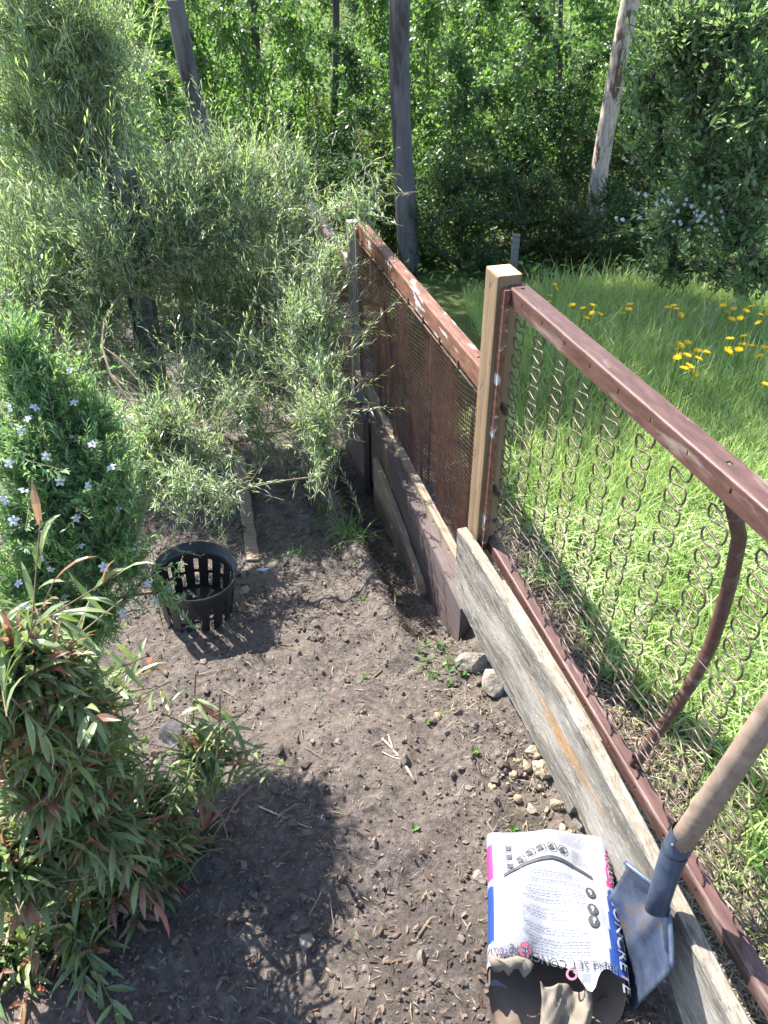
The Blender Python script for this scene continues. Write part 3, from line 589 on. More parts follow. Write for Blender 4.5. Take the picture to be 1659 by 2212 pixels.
capi = len(P_); Pc = np.concatenate([P_, [P_[:nv_].mean(0)]]); cap = np.stack([np.full(nv_, capi), (np.arange(nv_)+1) % nv_, np.arange(nv_)], 1)
me = mesh_np('outer_paper', Pc, [quads, cap], [M['paper'], M['pink'], M['blue']], True, np.concatenate([midx, np.zeros(nv_, int)]))
link('outer_paper', me, bag)
# inner brown layers: same tube slightly inside, the lower half reaching further out
uin = np.where(topness > .25, uend-.012, 1.06+.17*np.clip(-topness, 0, 1)+.10*np.exp(-((sidex+.75)/.35)**2)*np.clip(.3-topness, 0, 1)+jag(vv, 8, .012))
U2 = np.linspace(.2, 1, nu_)[:, None]*uin[None]; P2 = bag_pt(U2, V_, -.003)
P2 = P2+(np.clip(U2-.9, 0, .3)*.05*crease(np.broadcast_to(sidex[None], U2.shape)*1.1, U2*1.4, 9))[..., None]*np.array([0, 0, 1.])
P2 = P2+np.array([0, 0, 1])*(-.05*np.clip(U2-1.02, 0, 1)*(topness > -.1)[None])[..., None]*2
link('inner_paper', mesh_np('inner_paper', P2.reshape(-1, 3), [quads], [M['kraft']], True), bag)
# folded flap hanging over the front right of the mouth
nf, ng = 22, 26; V = []
rr = np.random.default_rng(5)
for j in range(ng):
    t = j/(ng-1)
    for i_ in range(nf):
        s = i_/(nf-1); x = (-.24+.66*s+.03*math.sin(t*5))*W1/2*1.08; y = LBAG*(1.035+(.30+.05*math.sin(s*11)+.03*math.sin(s*23+1))*t+.015*math.sin(s*9)+.02*s*t); z = .066+.008*math.sin(s*7+t*2)-.070*t**1.1-.012*abs(math.sin(s*6.5+t*2))+.016*(abs(((s*3.3+t*1.2) % 1)-.5)-.25)+.012*(abs(((s*1.7-t*2.3+.3) % 1)-.5)-.25)+.012*(abs(((s*5.1+t*3.9+.1) % 1)-.5)-.25)
        V.append(Ub*y+Xb*x+np.array([0, 0, z]))
i = (np.arange(ng-1)[:, None]*nf+np.arange(nf-1)[None]).ravel()
o = link('torn_flap', mesh_np('torn_flap', np.array(V), [np.stack([i, i+1, i+1+nf, i+nf], 1)], [M['kraft_in']], True), bag); md = o.modifiers.new('thick', 'SOLIDIFY'); md.thickness = .0012
def flapstrip(name, mat, pts, w):
    pts = [np.array(p) for p in pts]; V = []
    for k, p in enumerate(pts):
        for s in np.linspace(-1, 1, 7): V.append(p+Xb*s*w[k]+Ub*(.007*math.sin(s*6.3+k*.4)*(k > 1)+.004*math.sin(s*15))+np.array([0, 0, 1])*.0035*math.sin(s*9+k*1.3))
    n = len(pts); F = [[k*7+j, k*7+j+1, k*7+8+j, k*7+7+j] for k in range(n-1) for j in range(6)]
    o = link(name, mesh_np(name, np.array(V), [np.array(F)], [mat], True), bag); md = o.modifiers.new('thick', 'SOLIDIFY'); md.thickness = .0012
# print on the bag: flat lettering laid on the paper
M['ink'] = plain('grey black ink', (.06, .06, .068), .6, .2); M['ink2'] = plain('faded grey ink', (.165, .172, .205), .6, .2); M['mauve'] = plain('mauve ink', (.10, .07, .11), .6, .2)
M['pinkp'] = plain('pale pink ink', (.34, .10, .15), .6, .2); M['whitep'] = plain('white ink', (.28, .29, .32), .6, .2)
def xv(xn):   # across position -1..1 on the top -> v
    c = np.sign(xn)*np.abs(xn)**(1/.62); ang = np.arccos(np.clip(c, -.999, .999)); return (math.pi*1.25-ang)/(2*math.pi)
def top_pt(x, u, off=.0020):      # x across (-1..1), u along
    p = bag_pt(u, xv(np.asarray(x, float)), 0); return p+np.array([0, 0, off+.0008])
def side_pt(h, u, off=.0028):     # h angle from top (rad) on the right side
    ang = h; v = (math.pi*1.25-ang)/(2*math.pi); return bag_pt(u, v, off)
def text_mesh(txt, bold=0):
    c = bpy.data.curves.new('t', 'FONT'); c.body = txt; c.size = 1; c.resolution_u = 2; c.offset = bold
    o = bpy.data.objects.new('t', c); me = o.to_mesh(); V = np.array([v.co[:] for v in me.vertices]); F = [list(p.vertices) for p in me.polygons]; o.to_mesh_clear(); bpy.data.objects.remove(o)
    by = {}
    for f in F: by.setdefault(len(f), []).append(f)
    return V, [np.array(x) for x in by.values()]
def put_text(mb, txt, fn, mi=0, bold=0):
    V, P = text_mesh(txt, bold)
    a, b = fn(V[:, 0], V[:, 1]); return a, b, P
flapstrip('torn_edge', M['kraft_in'], [top_pt(-.68, .952, .002), top_pt(-.68, .968, .006), top_pt(-.69, .988, .004), top_pt(-.71, 1.012, -.006)], [.034, .042, .037, .028])
ink = MB(); ink2 = MB()
def toptext(mb, txt, x0, u0, size, ang=0.0, bold=0, mi=0, arc=0.0):
    """reads from the far side: starts at x0 and runs to the left, top of letters towards the viewer"""
    V, P = text_mesh(txt, bold); lx = V[:, 0]*size; ly = V[:, 1]*size
    dx = -(lx*math.cos(ang)-ly*math.sin(ang)); du = -(lx*math.sin(ang)+ly*math.cos(ang))*-1
    u = u0+(ly*1.0-lx*math.tan(ang)*1.0)/LBAG*1.0+arc*(lx/.2)**2; x = x0-lx/(W1/2)
    mb.add(top_pt(x, u, .003), P, mi)
toptext(ink, "Rapid SET CONCRETE", .82, .952, .0205, .10, 0, 0)
mv = MB(); toptext(mv, "CEMENT", -.575, .925, .0155, 0, .01); toptext(mv, "AUSTRALIA", -.575, .895, .0115, 0, .005)
mv.build('lettering', M['mauve'], bag)
def disc(mb, x, u, r, mi=0, k=20, hole=0, off=.0021):
    a = np.linspace(0, 6.2832, k, endpoint=False)
    if hole:
        V = np.concatenate([top_pt(x+np.cos(a)*q_/(W1/2), u+np.sin(a)*q_/LBAG, off) for q_ in (r, hole)]); mb.add(V, [[[i, (i+1) % k, k+(i+1) % k, k+i] for i in range(k)]], mi)
    else: mb.add(np.concatenate([top_pt(x+np.cos(a)*r/(W1/2), u+np.sin(a)*r/LBAG, off), top_pt(np.array([x]), np.array([u]), off)]), [[[i, (i+1) % k, k] for i in range(k)]], mi)
pkm = MB(); disc(pkm, -.475, .905, .0115); pkm.build('print_badge', M['pinkp'], bag); pkm = MB(); disc(pkm, .18, 1.0, .010, hole=.0065); pkm.build('print_ring', M['pinkp'], bag)
wm = MB(); 
V, P = text_mesh("40", .01); wm.add(top_pt(-.435-V[:, 0]*.0115/(W1/2), .896+V[:, 1]*.0115/LBAG, .0028), P); V, P = text_mesh("MPA"); wm.add(top_pt(-.445-V[:, 0]*.0048/(W1/2), .888+V[:, 1]*.0048/LBAG, .0028), P)
wm.build('badge_lettering', M['whitep'], bag)
# black band, round pictograms and square pictograms
bx = np.linspace(-.76, .62, 40); bc = .335+.10*np.abs((bx+.0)/.75)**1.8+.03*(bx < -.4)*(-bx-.4)
V = np.concatenate([top_pt(bx, bc-.011), top_pt(bx, bc+.013)]); bd_ = MB(); bd_.add(V, [[[i, i+1, 41+i, 40+i] for i in range(39)]]); bd_.build('printed_band', M['ink'], bag)
def icon(*ds):
    mb = MB()
    for d_ in ds: disc(mb, *d_[:3], **d_[3])
    mb.build('pictogram', M['ink'], bag)
for x, u in ((-.475, .335), (-.33, .29), (-.17, .265), (.0, .255), (.175, .262)):
    icon((x, u, .0098, dict(hole=.0080))); icon((x-.01, u+.004, .0052, {}))
for x, u in ((.545, .525), (.535, .64), (.53, .715)):
    icon((x, u, .0105, {}))
wi = MB()
for x, u, s in ((.545, .525, 0), (.535, .64, 1), (.53, .715, 2)):
    disc(wi, x+.012*(s-1), u-.008, .0035, off=.0028); V = top_pt(np.array([x-.012, x+.012, x+.02, x-.004]), np.array([u+.018, u+.018, u-.012, u-.012]), .0029); wi.add(V, [[[0, 1, 2, 3]]])
wi.build('pictogram', M['whitep'], bag)
for x, u in ((-.66, .235), (-.655, .305), (-.65, .38)):
    a, b = .036, .030
    o_ = np.array([[-a, -b], [a*1.1, -b*.8], [a*.9, b], [-a*1.1, b*.9]]); V = np.concatenate([top_pt(x+o_[:, 0]*1.25, u+o_[:, 1]), top_pt(x+o_[:, 0]*1.0, u+o_[:, 1]*.80)]); mb = MB(); mb.add(V, [[[i, (i+1) % 4, 4+(i+1) % 4, 4+i] for i in range(4)]]); mb.build('pictogram', M['ink'], bag); icon((x, u, .005, {}))
ink.build('print_ink', M['ink'], bag)
# rows of fine print: word-long dashes too small to read
def row(u, x0, x1, h, slope, seed):
    r = np.random.default_rng(seed); x = x0
    while x < x1:
        wl = .018+.055*r.random(); xe = min(x+wl, x1); um = u+slope*(x-x0)
        for a in np.arange(x, xe, .016):
            b = min(a+.011, xe); V = top_pt(np.array([a, b, b, a]), np.array([um, um, um+h, um+h*.8]), .0018); ink2.add(V, [[[0, 1, 2, 3]]])
        x = xe+.014
for k, u in enumerate(np.concatenate([np.arange(.40, .475, .017), np.arange(.50, .60, .017), np.arange(.63, .70, .018), [.735, .752, .77], np.arange(.80, .90, .017)])):
    row(u+.0, -.50+.05*((k*7) % 3), .44-.07*((k*5) % 4)*(k % 3 == 2), .0065, .035, k)
for k, u in enumerate(np.arange(.10, .235, .0145)): row(u, -.52, -.02, .0055, -.02, 50+k)
for k, u in enumerate(np.arange(.075, .20, .016)): row(u, .08, .58, .0055, .03, 80+k)
for k, u in enumerate(np.arange(.24, .33, .016)): row(u, .32, .60, .0055, .05, 110+k)
for k, u in enumerate(np.arange(.50, .60, .018)): row(u, -.70, -.58, .0055, .03, 140+k)
for x in np.linspace(.30, .42, 9): V = top_pt(np.array([x, x+.006, x+.006, x]), np.array([.99, .99, 1.05, 1.05]), .0020); ink2.add(V, [[[0, 1, 2, 3]]])
ink2.build('fine_print', M['ink2'], bag)
# side panel lettering, running along the bag
sm_ = MB()
def sidetext(txt, u0, size, h0, bold=.01, dirn=1):
    V, P = text_mesh(txt, bold); sm_.add(side_pt(h0-V[:, 1]*size/.055, u0+V[:, 0]*size/LBAG), P)
sidetext("CEMENT", .07, .022, .28); sidetext("AUSTRALIA", .06, .021, .66)
sm_.build('side_lettering', M['whitep'], bag); sm_ = MB(); sidetext("CONCRETE", .50, .033, .70, .012); sidetext("RAPID SET", .60, .030, .22, .02); sm_.build('side_lettering', M['whitep'], bag)

# ---------------------------------------------------------------- slotted black pot
pc = on_ground(418, 1362)+np.array([.0, .085, 0]); 
pot = thing('slotted_pot', 'round black plastic basket pot with slotted sides standing on the bare soil', 'pot', pc)
pot.rotation_euler = (.06, .10, 0)
hgt, r0, r1 = .185, .106, .124; mb = MB(); k = 96
def ring(rz): return [(r*math.cos(a), r*math.sin(a), z) for r, z in rz for a in np.arange(k)*2*math.pi/k]
rows_ = [0, .014, .068, .077, .124, .140]
for oi, th in ((0, 0), (1, -.0035)):
    V = ring([(r0+(r1-r0)*z/hgt+th, z) for z in rows_]); F = []
    for j in range(len(rows_)-1):
        for a in range(k):
            if j in (1, 3) and a % 6 in (2, 3): continue
            F.append([j*k+a, j*k+(a+1) % k, (j+1)*k+(a+1) % k, (j+1)*k+a])
    mb.add(V, [F])
mb.build('slotted_wall', M['potp'], pot, True)
mb = MB(); mb.add(ring([(r1-.011, .140), (r1-.009, hgt-.020), (r1+.0, hgt-.020), (r1+.002, hgt), (r1+.0045, hgt), (r1+.0045, hgt-.010), (r1+.001, hgt-.016), (r1-.005, .140)]), [[[j*k+a, j*k+(a+1) % k, (j+1)*k+(a+1) % k, (j+1)*k+a] for j in range(7) for a in range(k)]]); mb.build('rim', M['potp'], pot, True)
mb = MB(); mb.add(ring([(.002, .010), (r0-.003, .010)]), [[[a, (a+1) % k, k+(a+1) % k, k+a] for a in range(k) if a % 8 not in (2, 3)]]); mb.build('slotted_base', M['potp'], pot)

# ---------------------------------------------------------------- rocks, lumps and sticks
import bmesh
def rock_mesh(name, size, seed, mat, amp=.22, sub=4, fine=.08):
    bm = bmesh.new(); bmesh.ops.create_icosphere(bm, subdivisions=sub, radius=1); p = np.array([v.co[:] for v in bm.verts]); r = np.random.default_rng(seed)
    for k in range(13):
        d = nrm(r.normal(size=3)); lim = .50+.28*r.random(); t = p@d; p = p-np.clip(t-lim, 0, 9)[:, None]*d*.97
    p = p*(1+.55*amp*noise3(p, 2.2, seed)+fine*noise3(p, 9, seed+1)+fine*.6*noise3(p, 19, seed+2))[:, None]*np.array(size)
    for v, c in zip(bm.verts, p): v.co = Vector(c)
    me = bpy.data.meshes.new(name); bm.to_mesh(me); bm.free(); me.materials.append(mat)
    for f in me.polygons: f.use_smooth = True
    return me
ROCKS = [('rock', 380, 1578, (.058, .042, .036), 'rockd', 'smooth dark grey stone in dappled shade on the soil, below the black pot', .1),
 ('rock', 531, 1275, (.026, .018, .017), 'rockg', 'small brown stone on the path beside the black pot', .15),
 ('rock', 1018, 1425, (.046, .050, .050), 'rockg', 'pale rough stone wedged under the end of the grey plank, by the dark gap', .2),
 ('rock', 1062, 1478, (.045, .050, .036), 'rockg', 'flat-faced pinkish stone under the grey plank, nearer than the wedged stone', .2),
 ('clay_lump', 1172, 1660, (.042, .036, .030), 'clay', 'largest tan clay lump lying against the grey plank', .28),
 ('clay_lump', 1098, 1632, (.022, .020, .018), 'soilclod', 'black soil lump left of the largest clay lump', .3),
 ('clay_lump', 1092, 1668, (.018, .017, .016), 'soilclod', 'round black soil lump just below the other black lump', .3),
 ('clay_lump', 1122, 1670, (.014, .013, .012), 'soilclod', 'small black soil lump touching the left side of the clay lump', .3),
 ('clay_lump', 1112, 1645, (.020, .018, .016), 'clay', 'small tan clay lump between the black soil lumps', .3),
 ('clay_lump', 1148, 1622, (.026, .02, .016), 'clay', 'tan clay lump behind the largest one, near the plank face', .3),
 ('clay_lump', 1205, 1738, (.022, .020, .020), 'clay', 'tan clay lump below the broken corner of the grey plank', .3),
 ('rock', 1256, 1722, (.024, .018, .018), 'rockg', 'brown angular stone filling the broken corner of the grey plank', .2),
 ('rock', 1250, 1775, (.024, .022, .022), 'rockg', 'grey-brown stone under the plank, just above the cement bag', .2),
 ('rock', 1280, 1805, (.018, .016, .016), 'rockd', 'round grey stone at the plank foot, between bag and plank', .2),
 ('rock', 1150, 1748, (.014, .018, .009), 'rockg', 'pale flat stone on dark soil above the cement bag', .2),
 ('clay_lump', 1118, 1722, (.012, .013, .010), 'clay', 'tiny orange-tan lump on the dark soil above the bag', .3),
 ('rock', 1035, 1575, (.030, .016, .014), 'rockg', 'low brown stone half sunk in soil left of the plank', .2),
 ('rock', 1062, 1550, (.016, .013, .012), 'rockg', 'small pinkish stone behind the half sunk brown stone', .2),
 ('rock', 652, 1990, (.030, .024, .018), 'soilclod', 'rounded earth lump in the bush shade, low in the view', .25),
 ('rock', 1035, 1895, (.020, .014, .012), 'rockg', 'brown stone beside the left edge of the cement bag', .2),
 ('rock', 800, 1165, (.035, .022, .012), 'rockg', 'flat pale stone beside the grass tuft at the sleeper foot', .2),
 ('rock', 698, 1766, (.006, .008, .005), 'petal_w', 'tiny white pebble in the shadow in the middle of the path', .1)]
for k, (nm, xd, yd, sz, mt, lb, am) in enumerate(ROCKS):
    p = on_ground(xd, yd+sz[2]*300); o = link(nm, rock_mesh(nm, sz, 40+k, M[mt], am, 4 if sz[0] > .02 else 3, (.10 if mt in ('clay', 'soilclod') else .06)), None, (p[0], p[1], p[2]+sz[2]*.45), random.random()*6); tag(o, lb, 'stone' if nm == 'rock' else 'lump')
rq = np.random.default_rng(61); crumb = [rock_mesh('clay_lump', (.011, .010, .0085), 300+k, M[mt], .3, 3, .11) for k, mt in enumerate(('clay', 'clay', 'soilclod', 'rockg', 'clay', 'soilclod'))]
for k in range(46):
    xd, yd = ((1130, 1690), (1180, 1720), (1030, 1530), (1230, 1790), (1075, 1700))[k % 5]; p = on_ground(xd+rq.normal()*34, yd+rq.normal()*36); s_0 = .5+1.1*rq.random()
    if sn(p[0], p[1])[1] > -.085: continue
    mt = k % 6; dk = mt in (2, 5)
    o = link('clay_lump', crumb[mt], None, (p[0], p[1], p[2]+.004*s_0), rq.random()*6.28); o.scale = (s_0, s_0*(.8+.4*rq.random()), s_0)
    tag(o, 'small dark crumbly lump in the loose rubble along the grey plank' if dk else 'small pale crumbly lump in the loose rubble along the grey plank', 'lump', 'small dark lumps in the rubble' if dk else 'small pale lumps in the rubble')
M['deadwood'] = noise_mat('bleached stick', [(.3, (.28, .22, .16)), (.7, (.50, .43, .35))], 40, (1, 1, 1), .85, .3, .002)
def stick(pix, r, label, name='stick', mat='deadwood', lift=.006, forks=()):
    P = [on_ground(*p)+np.array([0, 0, lift]) for p in pix]; b = P[0].copy(); mb = MB(); mb.tube([p-b for p in P], np.linspace(r, r*.6, len(P)), 7)
    for f in forks:
        F_ = [on_ground(*p)+np.array([0, 0, lift*1.3])-b for p in f]; mb.tube(F_, np.linspace(r*.7, r*.3, len(F_)), 6)
    tag(mb.build(name, M[mat], None, True, loc=b), label, 'stick')
stick([(895, 1690), (872, 1650), (850, 1622), (825, 1598)], .0042, 'bleached forked stick lying on bare soil in the middle of the path', forks=[[(868, 1645), (848, 1640), (826, 1628)], [(850, 1622), (842, 1600), (838, 1590)]])
stick([(795, 1475), (812, 1462), (826, 1450)], .0035, 'short brown stick on the path beyond the forked stick', mat='twig')
stick([(755, 1565), (775, 1535), (790, 1530)], .002, 'thin crooked brown root on the soil left of the forked stick', mat='twig')
stick([(905, 2020), (930, 1985), (985, 1962), (1015, 1955)], .004, 'dark half buried root left of the cement bag', mat='twig', lift=.0)
stick([(560, 1745), (640, 1780), (690, 1800)], .002, 'thin pale twig lying in the bush shadow', mat='deadwood')
b = on_ground(566, 1236); mb = MB()
mb.tube([np.array([-.02, -.006, .006]), np.array([-.012, .002, .012]), np.array([0, .003, .011]), np.array([.012, .0, .013]), np.array([.022, .006, .008])], [.004, .003, .0028, .003, .005], 8)
mb.tube([np.array([-.018, .006, .006]), np.array([-.006, -.004, .012]), np.array([.006, -.006, .012]), np.array([.02, -.004, .006])], .0026, 8)
tag(mb.build('plastic_clip', plain('pale blue plastic', (.38, .50, .66), .4, .5), None, True, loc=b), 'small pale blue plastic clip lying at the end of the edging board', 'clip')
# ---------------------------------------------------------------- near shrubs
SH = dict(leaf=(.040, .0042), kind='kite', spread=.8, up=.75, stem_r=.011, nb=60, tips=.36, bend=.12, per=28, twig_len=.20, shoot=.22, sunny=.5)
SHT = dict(SH); SHT.update(leaf=(.060, .0060), twig_len=.32)
b0 = at_y(-60, 700, 3.2); b0[2] = gz(b0[0], b0[1])
plant('fine_leaf_shrub', 'tall fine-leaved silvery green shrub rising past the top left corner', 'shrub', b0,
 PB([(215, 60, 3.70, 60, 40), (220, 170, 3.75, 60, 50), (215, 270, 3.80, 70, 60), (240, 340, 3.80, 50, 40), (60, -20, 3.55, 209, 257), (170, 110, 3.65, 135, 179), (60, 210, 3.60, 184, 257), (170, 290, 3.75, 123, 148), (70, 420, 3.65, 172, 187), (185, 480, 3.15, 116, 101), (60, 590, 3.05, 147, 121), (170, 640, 3.25, 135, 101), (50, 700, 3.05, 110, 76), (200, 770, 3.30, 110, 70), (150, 540, 3.25, 110, 60)]),
 [M['shrub'], M['shrub_tip']], seed=21, **SHT)
b1 = on_ground(395, 905); b1[1] += .35; b1[2] = gz(b1[0], b1[1])
SH2 = dict(SH); SH2.update(leaf=(.036, .0040), per=28, nb=90, spread=.9, up=.35, stem_r=.011)
plant('fine_leaf_shrub', 'sprawling fine-leaved silvery shrub arching over the path to the rusty mesh fence', 'shrub', b1,
 PB([(300, 480, 3.05, 122, 139), (400, 400, 3.15, 109, 139), (390, 480, 3.05, 134, 155), (480, 360, 3.30, 97, 122), (560, 400, 3.45, 115, 155), (620, 360, 3.55, 73, 73), (500, 480, 3.15, 146, 187), (630, 455, 3.35, 97, 32), (730, 435, 2.97, 68, 18), (780, 430, 2.92, 43, 19),
     (410, 580, 3.33, 144, 208), (540, 590, 3.38, 157, 281), (650, 590, 3.15, 104, 51), (710, 540, 2.82, 68, 17), (700, 560, 2.77, 45, 11), (600, 700, 3.28, 144, 187), (670, 690, 2.67, 94, 127), (700, 700, 2.67, 45, 23), (480, 700, 3.23, 117, 103), (670, 790, 2.52, 94, 80), (700, 800, 2.40, 45, 19), (600, 810, 2.68, 104, 74),
     (690, 890, 2.25, 77, 59), (700, 960, 2.20, 45, 23), (650, 920, 2.48, 91, 39), (560, 930, 2.43, 91, 39), (440, 820, 2.68, 104, 39), (450, 950, 2.38, 104, 46), (380, 1040, 1.90, 85, 26), (480, 1060, 1.95, 73, 20), (400, 720, 3.0, 80, 96), (480, 770, 2.9, 90, 104), (560, 790, 2.8, 80, 96), (420, 840, 2.55, 80, 64), (520, 870, 2.45, 80, 56), (300, 800, 2.75, 70, 72), (700, 1020, 2.10, 45, 5)]),
 [M['shrub'], M['shrub_tip']], seed=22, **SH2)
b2 = on_ground(300, 980)
plant('fine_leaf_shrub', 'drooping low branches of fine silvery leaves in front of the steel channel post', 'shrub', b2,
 PB([(240, 520, 2.90, 89, 152), (300, 580, 2.92, 78, 120), (350, 520, 2.95, 67, 72), (220, 650, 2.95, 89, 96), (240, 760, 2.95, 78, 72), (420, 690, 3.05, 67, 32), (350, 920, 2.20, 89, 104), (270, 960, 2.10, 89, 72), (330, 1010, 2.05, 78, 64), (430, 990, 2.15, 67, 40)]),
 [M['shrub'], M['shrub_tip']], seed=23, **SH2)
# white-flowered rosemary-like bush
b3 = on_ground(120, 1430); 
wb = PB([(30, 740, 1.45, 80, 73), (90, 830, 1.45, 100, 135), (180, 900, 1.45, 90, 122), (60, 960, 1.35, 120, 172), (190, 1010, 1.35, 110, 159), (90, 1100, 1.28, 130, 184), (240, 1080, 1.36, 80, 98), (200, 1180, 1.27, 110, 159), (70, 1240, 1.22, 120, 147), (265, 1190, 1.3, 55, 65), (200, 1310, 1.24, 80, 98), (345, 1275, 1.27, 26, 9), (130, 1400, 1.18, 110, 86)])
wt = plant('flowering_bush', 'green rosemary-like bush dotted with pale lilac-white flowers beside the black pot', 'bush', b3, wb, [M['west'], M['west_tip']], seed=31,
 leaf=(.0215, .0042), kind='kite', spread=1.2, up=.6, stem_r=.006, nb=60, tips=.5, tipfrac=.6, bend=.08, sunny=.5, per=42, twig_len=.11, shoot=.15, twig_r=.0009)
V = []; F = []
for a in range(5):
    t = a*1.2566+(.25 if a in (0, 1) else 0); c, s = math.cos(t), math.sin(t); n = len(V)
    for x, y, z in ((.0012, -.0008, 0), (.0055, -.0032, .0012), (.0098, -.0020, .0004), (.0105, 0, -.0004), (.0098, .0020, .0004), (.0055, .0032, .0012), (.0012, .0008, 0)): V.append((x*c-y*s, x*s+y*c, z))
    F.append([n+k for k in range(7)])
fme = mesh_np('flower', np.array(V), [np.array(F)], [M['petal_w']]); rf = np.random.default_rng(5)
for xd, yd in ((160, 870), (158, 945), (100, 985), (60, 905), (215, 1115), (165, 1120), (30, 1125), (40, 1260), (225, 1225), (250, 1230), (195, 1310), (265, 1325), (320, 1260), (235, 1640), (88, 1210), (110, 1230), (20, 1000), (300, 1245), (175, 1180), (75, 880), (130, 1040), (255, 1100), (52, 1060), (200, 960), (20, 880), (140, 1290), (45, 930), (190, 1050), (285, 1180), (95, 1150), (30, 1190), (110, 1330), (60, 1310), (150, 800), (240, 1010), (10, 1080), (205, 1290), (335, 1300)):
    d = ray(xd, yd); y = 1.20-.00008*(yd-1000) + rf.random()*.06; p = at_y(xd, yd, y)
    best = min(((np.linalg.norm(np.cross(c-CP, nrm(d))), c, r) for c, r, n in wb), key=lambda q_: q_[0]); p = CP+nrm(d)*(np.dot(best[1]-CP, nrm(d))-best[2]*(.8+.2*rf.random()))
    o = link('flower', fme, wt, p-b3); v = Vector(-d+np.array([0, 0, .5])+rf.normal(size=3)*.75); o.rotation_euler = v.to_track_quat('Z', 'Y').to_euler(); sc = .8+rf.random()*.35; o.scale = (sc, sc, sc)
# foreground lance-leaved shrub with red tips
b4 = on_ground(170, 2190)
plant('red_tipped_shrub', 'lance-leaved shrub with red and bronze new tips filling the lower left corner', 'shrub', b4,
 PB([(20, 1450, .80, 80, 32), (105, 1445, .83, 65, 32), (60, 1540, .80, 110, 52), (165, 1545, .84, 60, 29), (110, 1660, .80, 120, 64), (205, 1650, .86, 75, 37), (440, 1635, .92, 26, 17), (330, 1765, .90, 75, 37), (180, 1780, .80, 120, 74), (60, 1850, .74, 110, 62), (300, 1870, .84, 110, 64), (420, 1860, .90, 80, 27), (180, 1960, .76, 120, 74), (60, 2050, .70, 110, 57), (320, 2000, .80, 110, 54), (430, 2000, .86, 60, 17), (180, 2120, .72, 120, 57), (330, 2130, .74, 90, 32), (50, 2190, .66, 100, 44)]),
 [M['call'], M['call_red']], seed=41, leaf=(.078, .0108), kind='lance', spread=1.25, up=.30, shoot=.07, stem_r=.007, nb=70, tips=.45, tipfrac=.76, bend=.13, per=13, sunny=.4, twig_len=.15, twig_r=.0014, nrm_up=.5)

# ---------------------------------------------------------------- lawn, weeds, crumbs (ground cover)
def scatter(n, x0, x1, y0, y1, r, dens):
    x = x0+(x1-x0)*r.random(n*4); y = y0+(y1-y0)*r.random(n*4); k = r.random(n*4) < dens(x, y); return x[k][:n], y[k][:n]
def visible(x, y, pad=.15):
    p = np.stack([x, y, hz(x, y, False)], 1)-CP; dep = p@FW; u = (p@RT)/dep*FPX/1659; v = (p@UP)/dep*FPX/1659
    return (dep > .2) & (np.abs(u) < .5+pad) & (np.abs(v) < .667+pad)
rg = np.random.default_rng(12); gm = MB()
def dens_l(x, y):
    s, n = sn(x, y); e = vnoise(x, y, 6, 21)*.25
    d = smooth(.16, .55, n+e)*(.55+.9*np.clip(vnoise(x, y, 5, 41)+.35, 0, 1)); d = np.where(n < .05, 0, d)
    d = d*np.where(y > 5.2, .25, 1); d = d*np.where((s < -2.2), .5, 1)
    return np.where(visible(x, y), d, 0)
def blades(n, x0, x1, y0, y1, L, Wd, lean, mat_i, dens, seed):
    r = np.random.default_rng(seed); x, y = scatter(n, x0, x1, y0, y1, r, dens); m = len(x); z = hz(x, y, False)-.003
    D = nrm(np.stack([r.normal(size=m)*lean, r.normal(size=m)*lean, np.ones(m)], 1)); Lx = L*(.5+.9*r.random(m))
    V, P = leaves(np.stack([x, y, z], 1), D, np.stack([r.normal(size=m), r.normal(size=m), r.random(m)*.5+.2], 1), Lx, Wd*(.6+.8*r.random(m)), .16, 'strip'); return V, P
near_d = lambda x, y: dens_l(x, y)
for a in ((60000, .3, 2.6, .3, 3.0, .060, .0038, .7, 0, near_d, 1), (50000, .6, 4.0, 2.2, 5.2, .13, .0045, .38, 0, near_d, 2), (9000, .8, 4.0, 3.0, 5.4, .22, .005, .5, 0, near_d, 3), (16000, .3, 2.6, .3, 3.0, .12, .005, 1.0, 0, near_d, 5)):
    V, P = blades(*a); gm.add(V, P, 0)
cut_d = lambda x, y: dens_l(x, y)*(y < 2.9)*smooth(-.2, .2, vnoise(x, y, 3, 55)+.12)
r = np.random.default_rng(6); x, y = scatter(26000, .3, 2.6, .3, 2.9, r, cut_d); m = len(x)
V, P = leaves(np.stack([x, y, hz(x, y, False)+.012+.03*r.random(m)], 1), np.stack([r.normal(size=m), r.normal(size=m), r.normal(size=m)*.28], 1), np.array([0, 0, 1.])+r.normal(size=(m, 3))*.3, .03+.09*r.random(m), .0035+.004*r.random(m), .08, 'strip'); gm.add(V, P, 1)
tag(gm.build('grass', [M['grass'], M['grass_cut']]), kind='stuff')
# broad weeds among the grass
wm_ = MB(); r = np.random.default_rng(8); x, y = scatter(500, .35, 2.4, .5, 2.8, r, near_d)
for cx, cy in zip(x, y):
    k = r.integers(4, 9); a = r.random(k)*6.28; z = gz(cx, cy)+.015
    V, P = leaves(np.stack([np.full(k, cx), np.full(k, cy), np.full(k, z)], 1), np.stack([np.cos(a), np.sin(a), .35+.5*r.random(k)], 1), np.tile([0, 0, 1.], (k, 1)), .03+.03*r.random(k), .014+.012*r.random(k), .15, 'oval'); wm_.add(V, P)
def dens_p(x, y):
    s, n = sn(x, y); band = np.exp(-((n+.17)/.08)**2)*smooth(-.35, .1, s)*1.3*(s < .8)+smooth(-.0, -.6, s)*(n < -.1)*.25*(y < 2.7)
    return np.where(visible(x, y), band*np.clip(vnoise(x, y, 7, 61)*2.4+.1, 0, 1)+.024*(n < -.1), 0)
x, y = scatter(420, -.8, .9, .5, 2.9, r, dens_p)
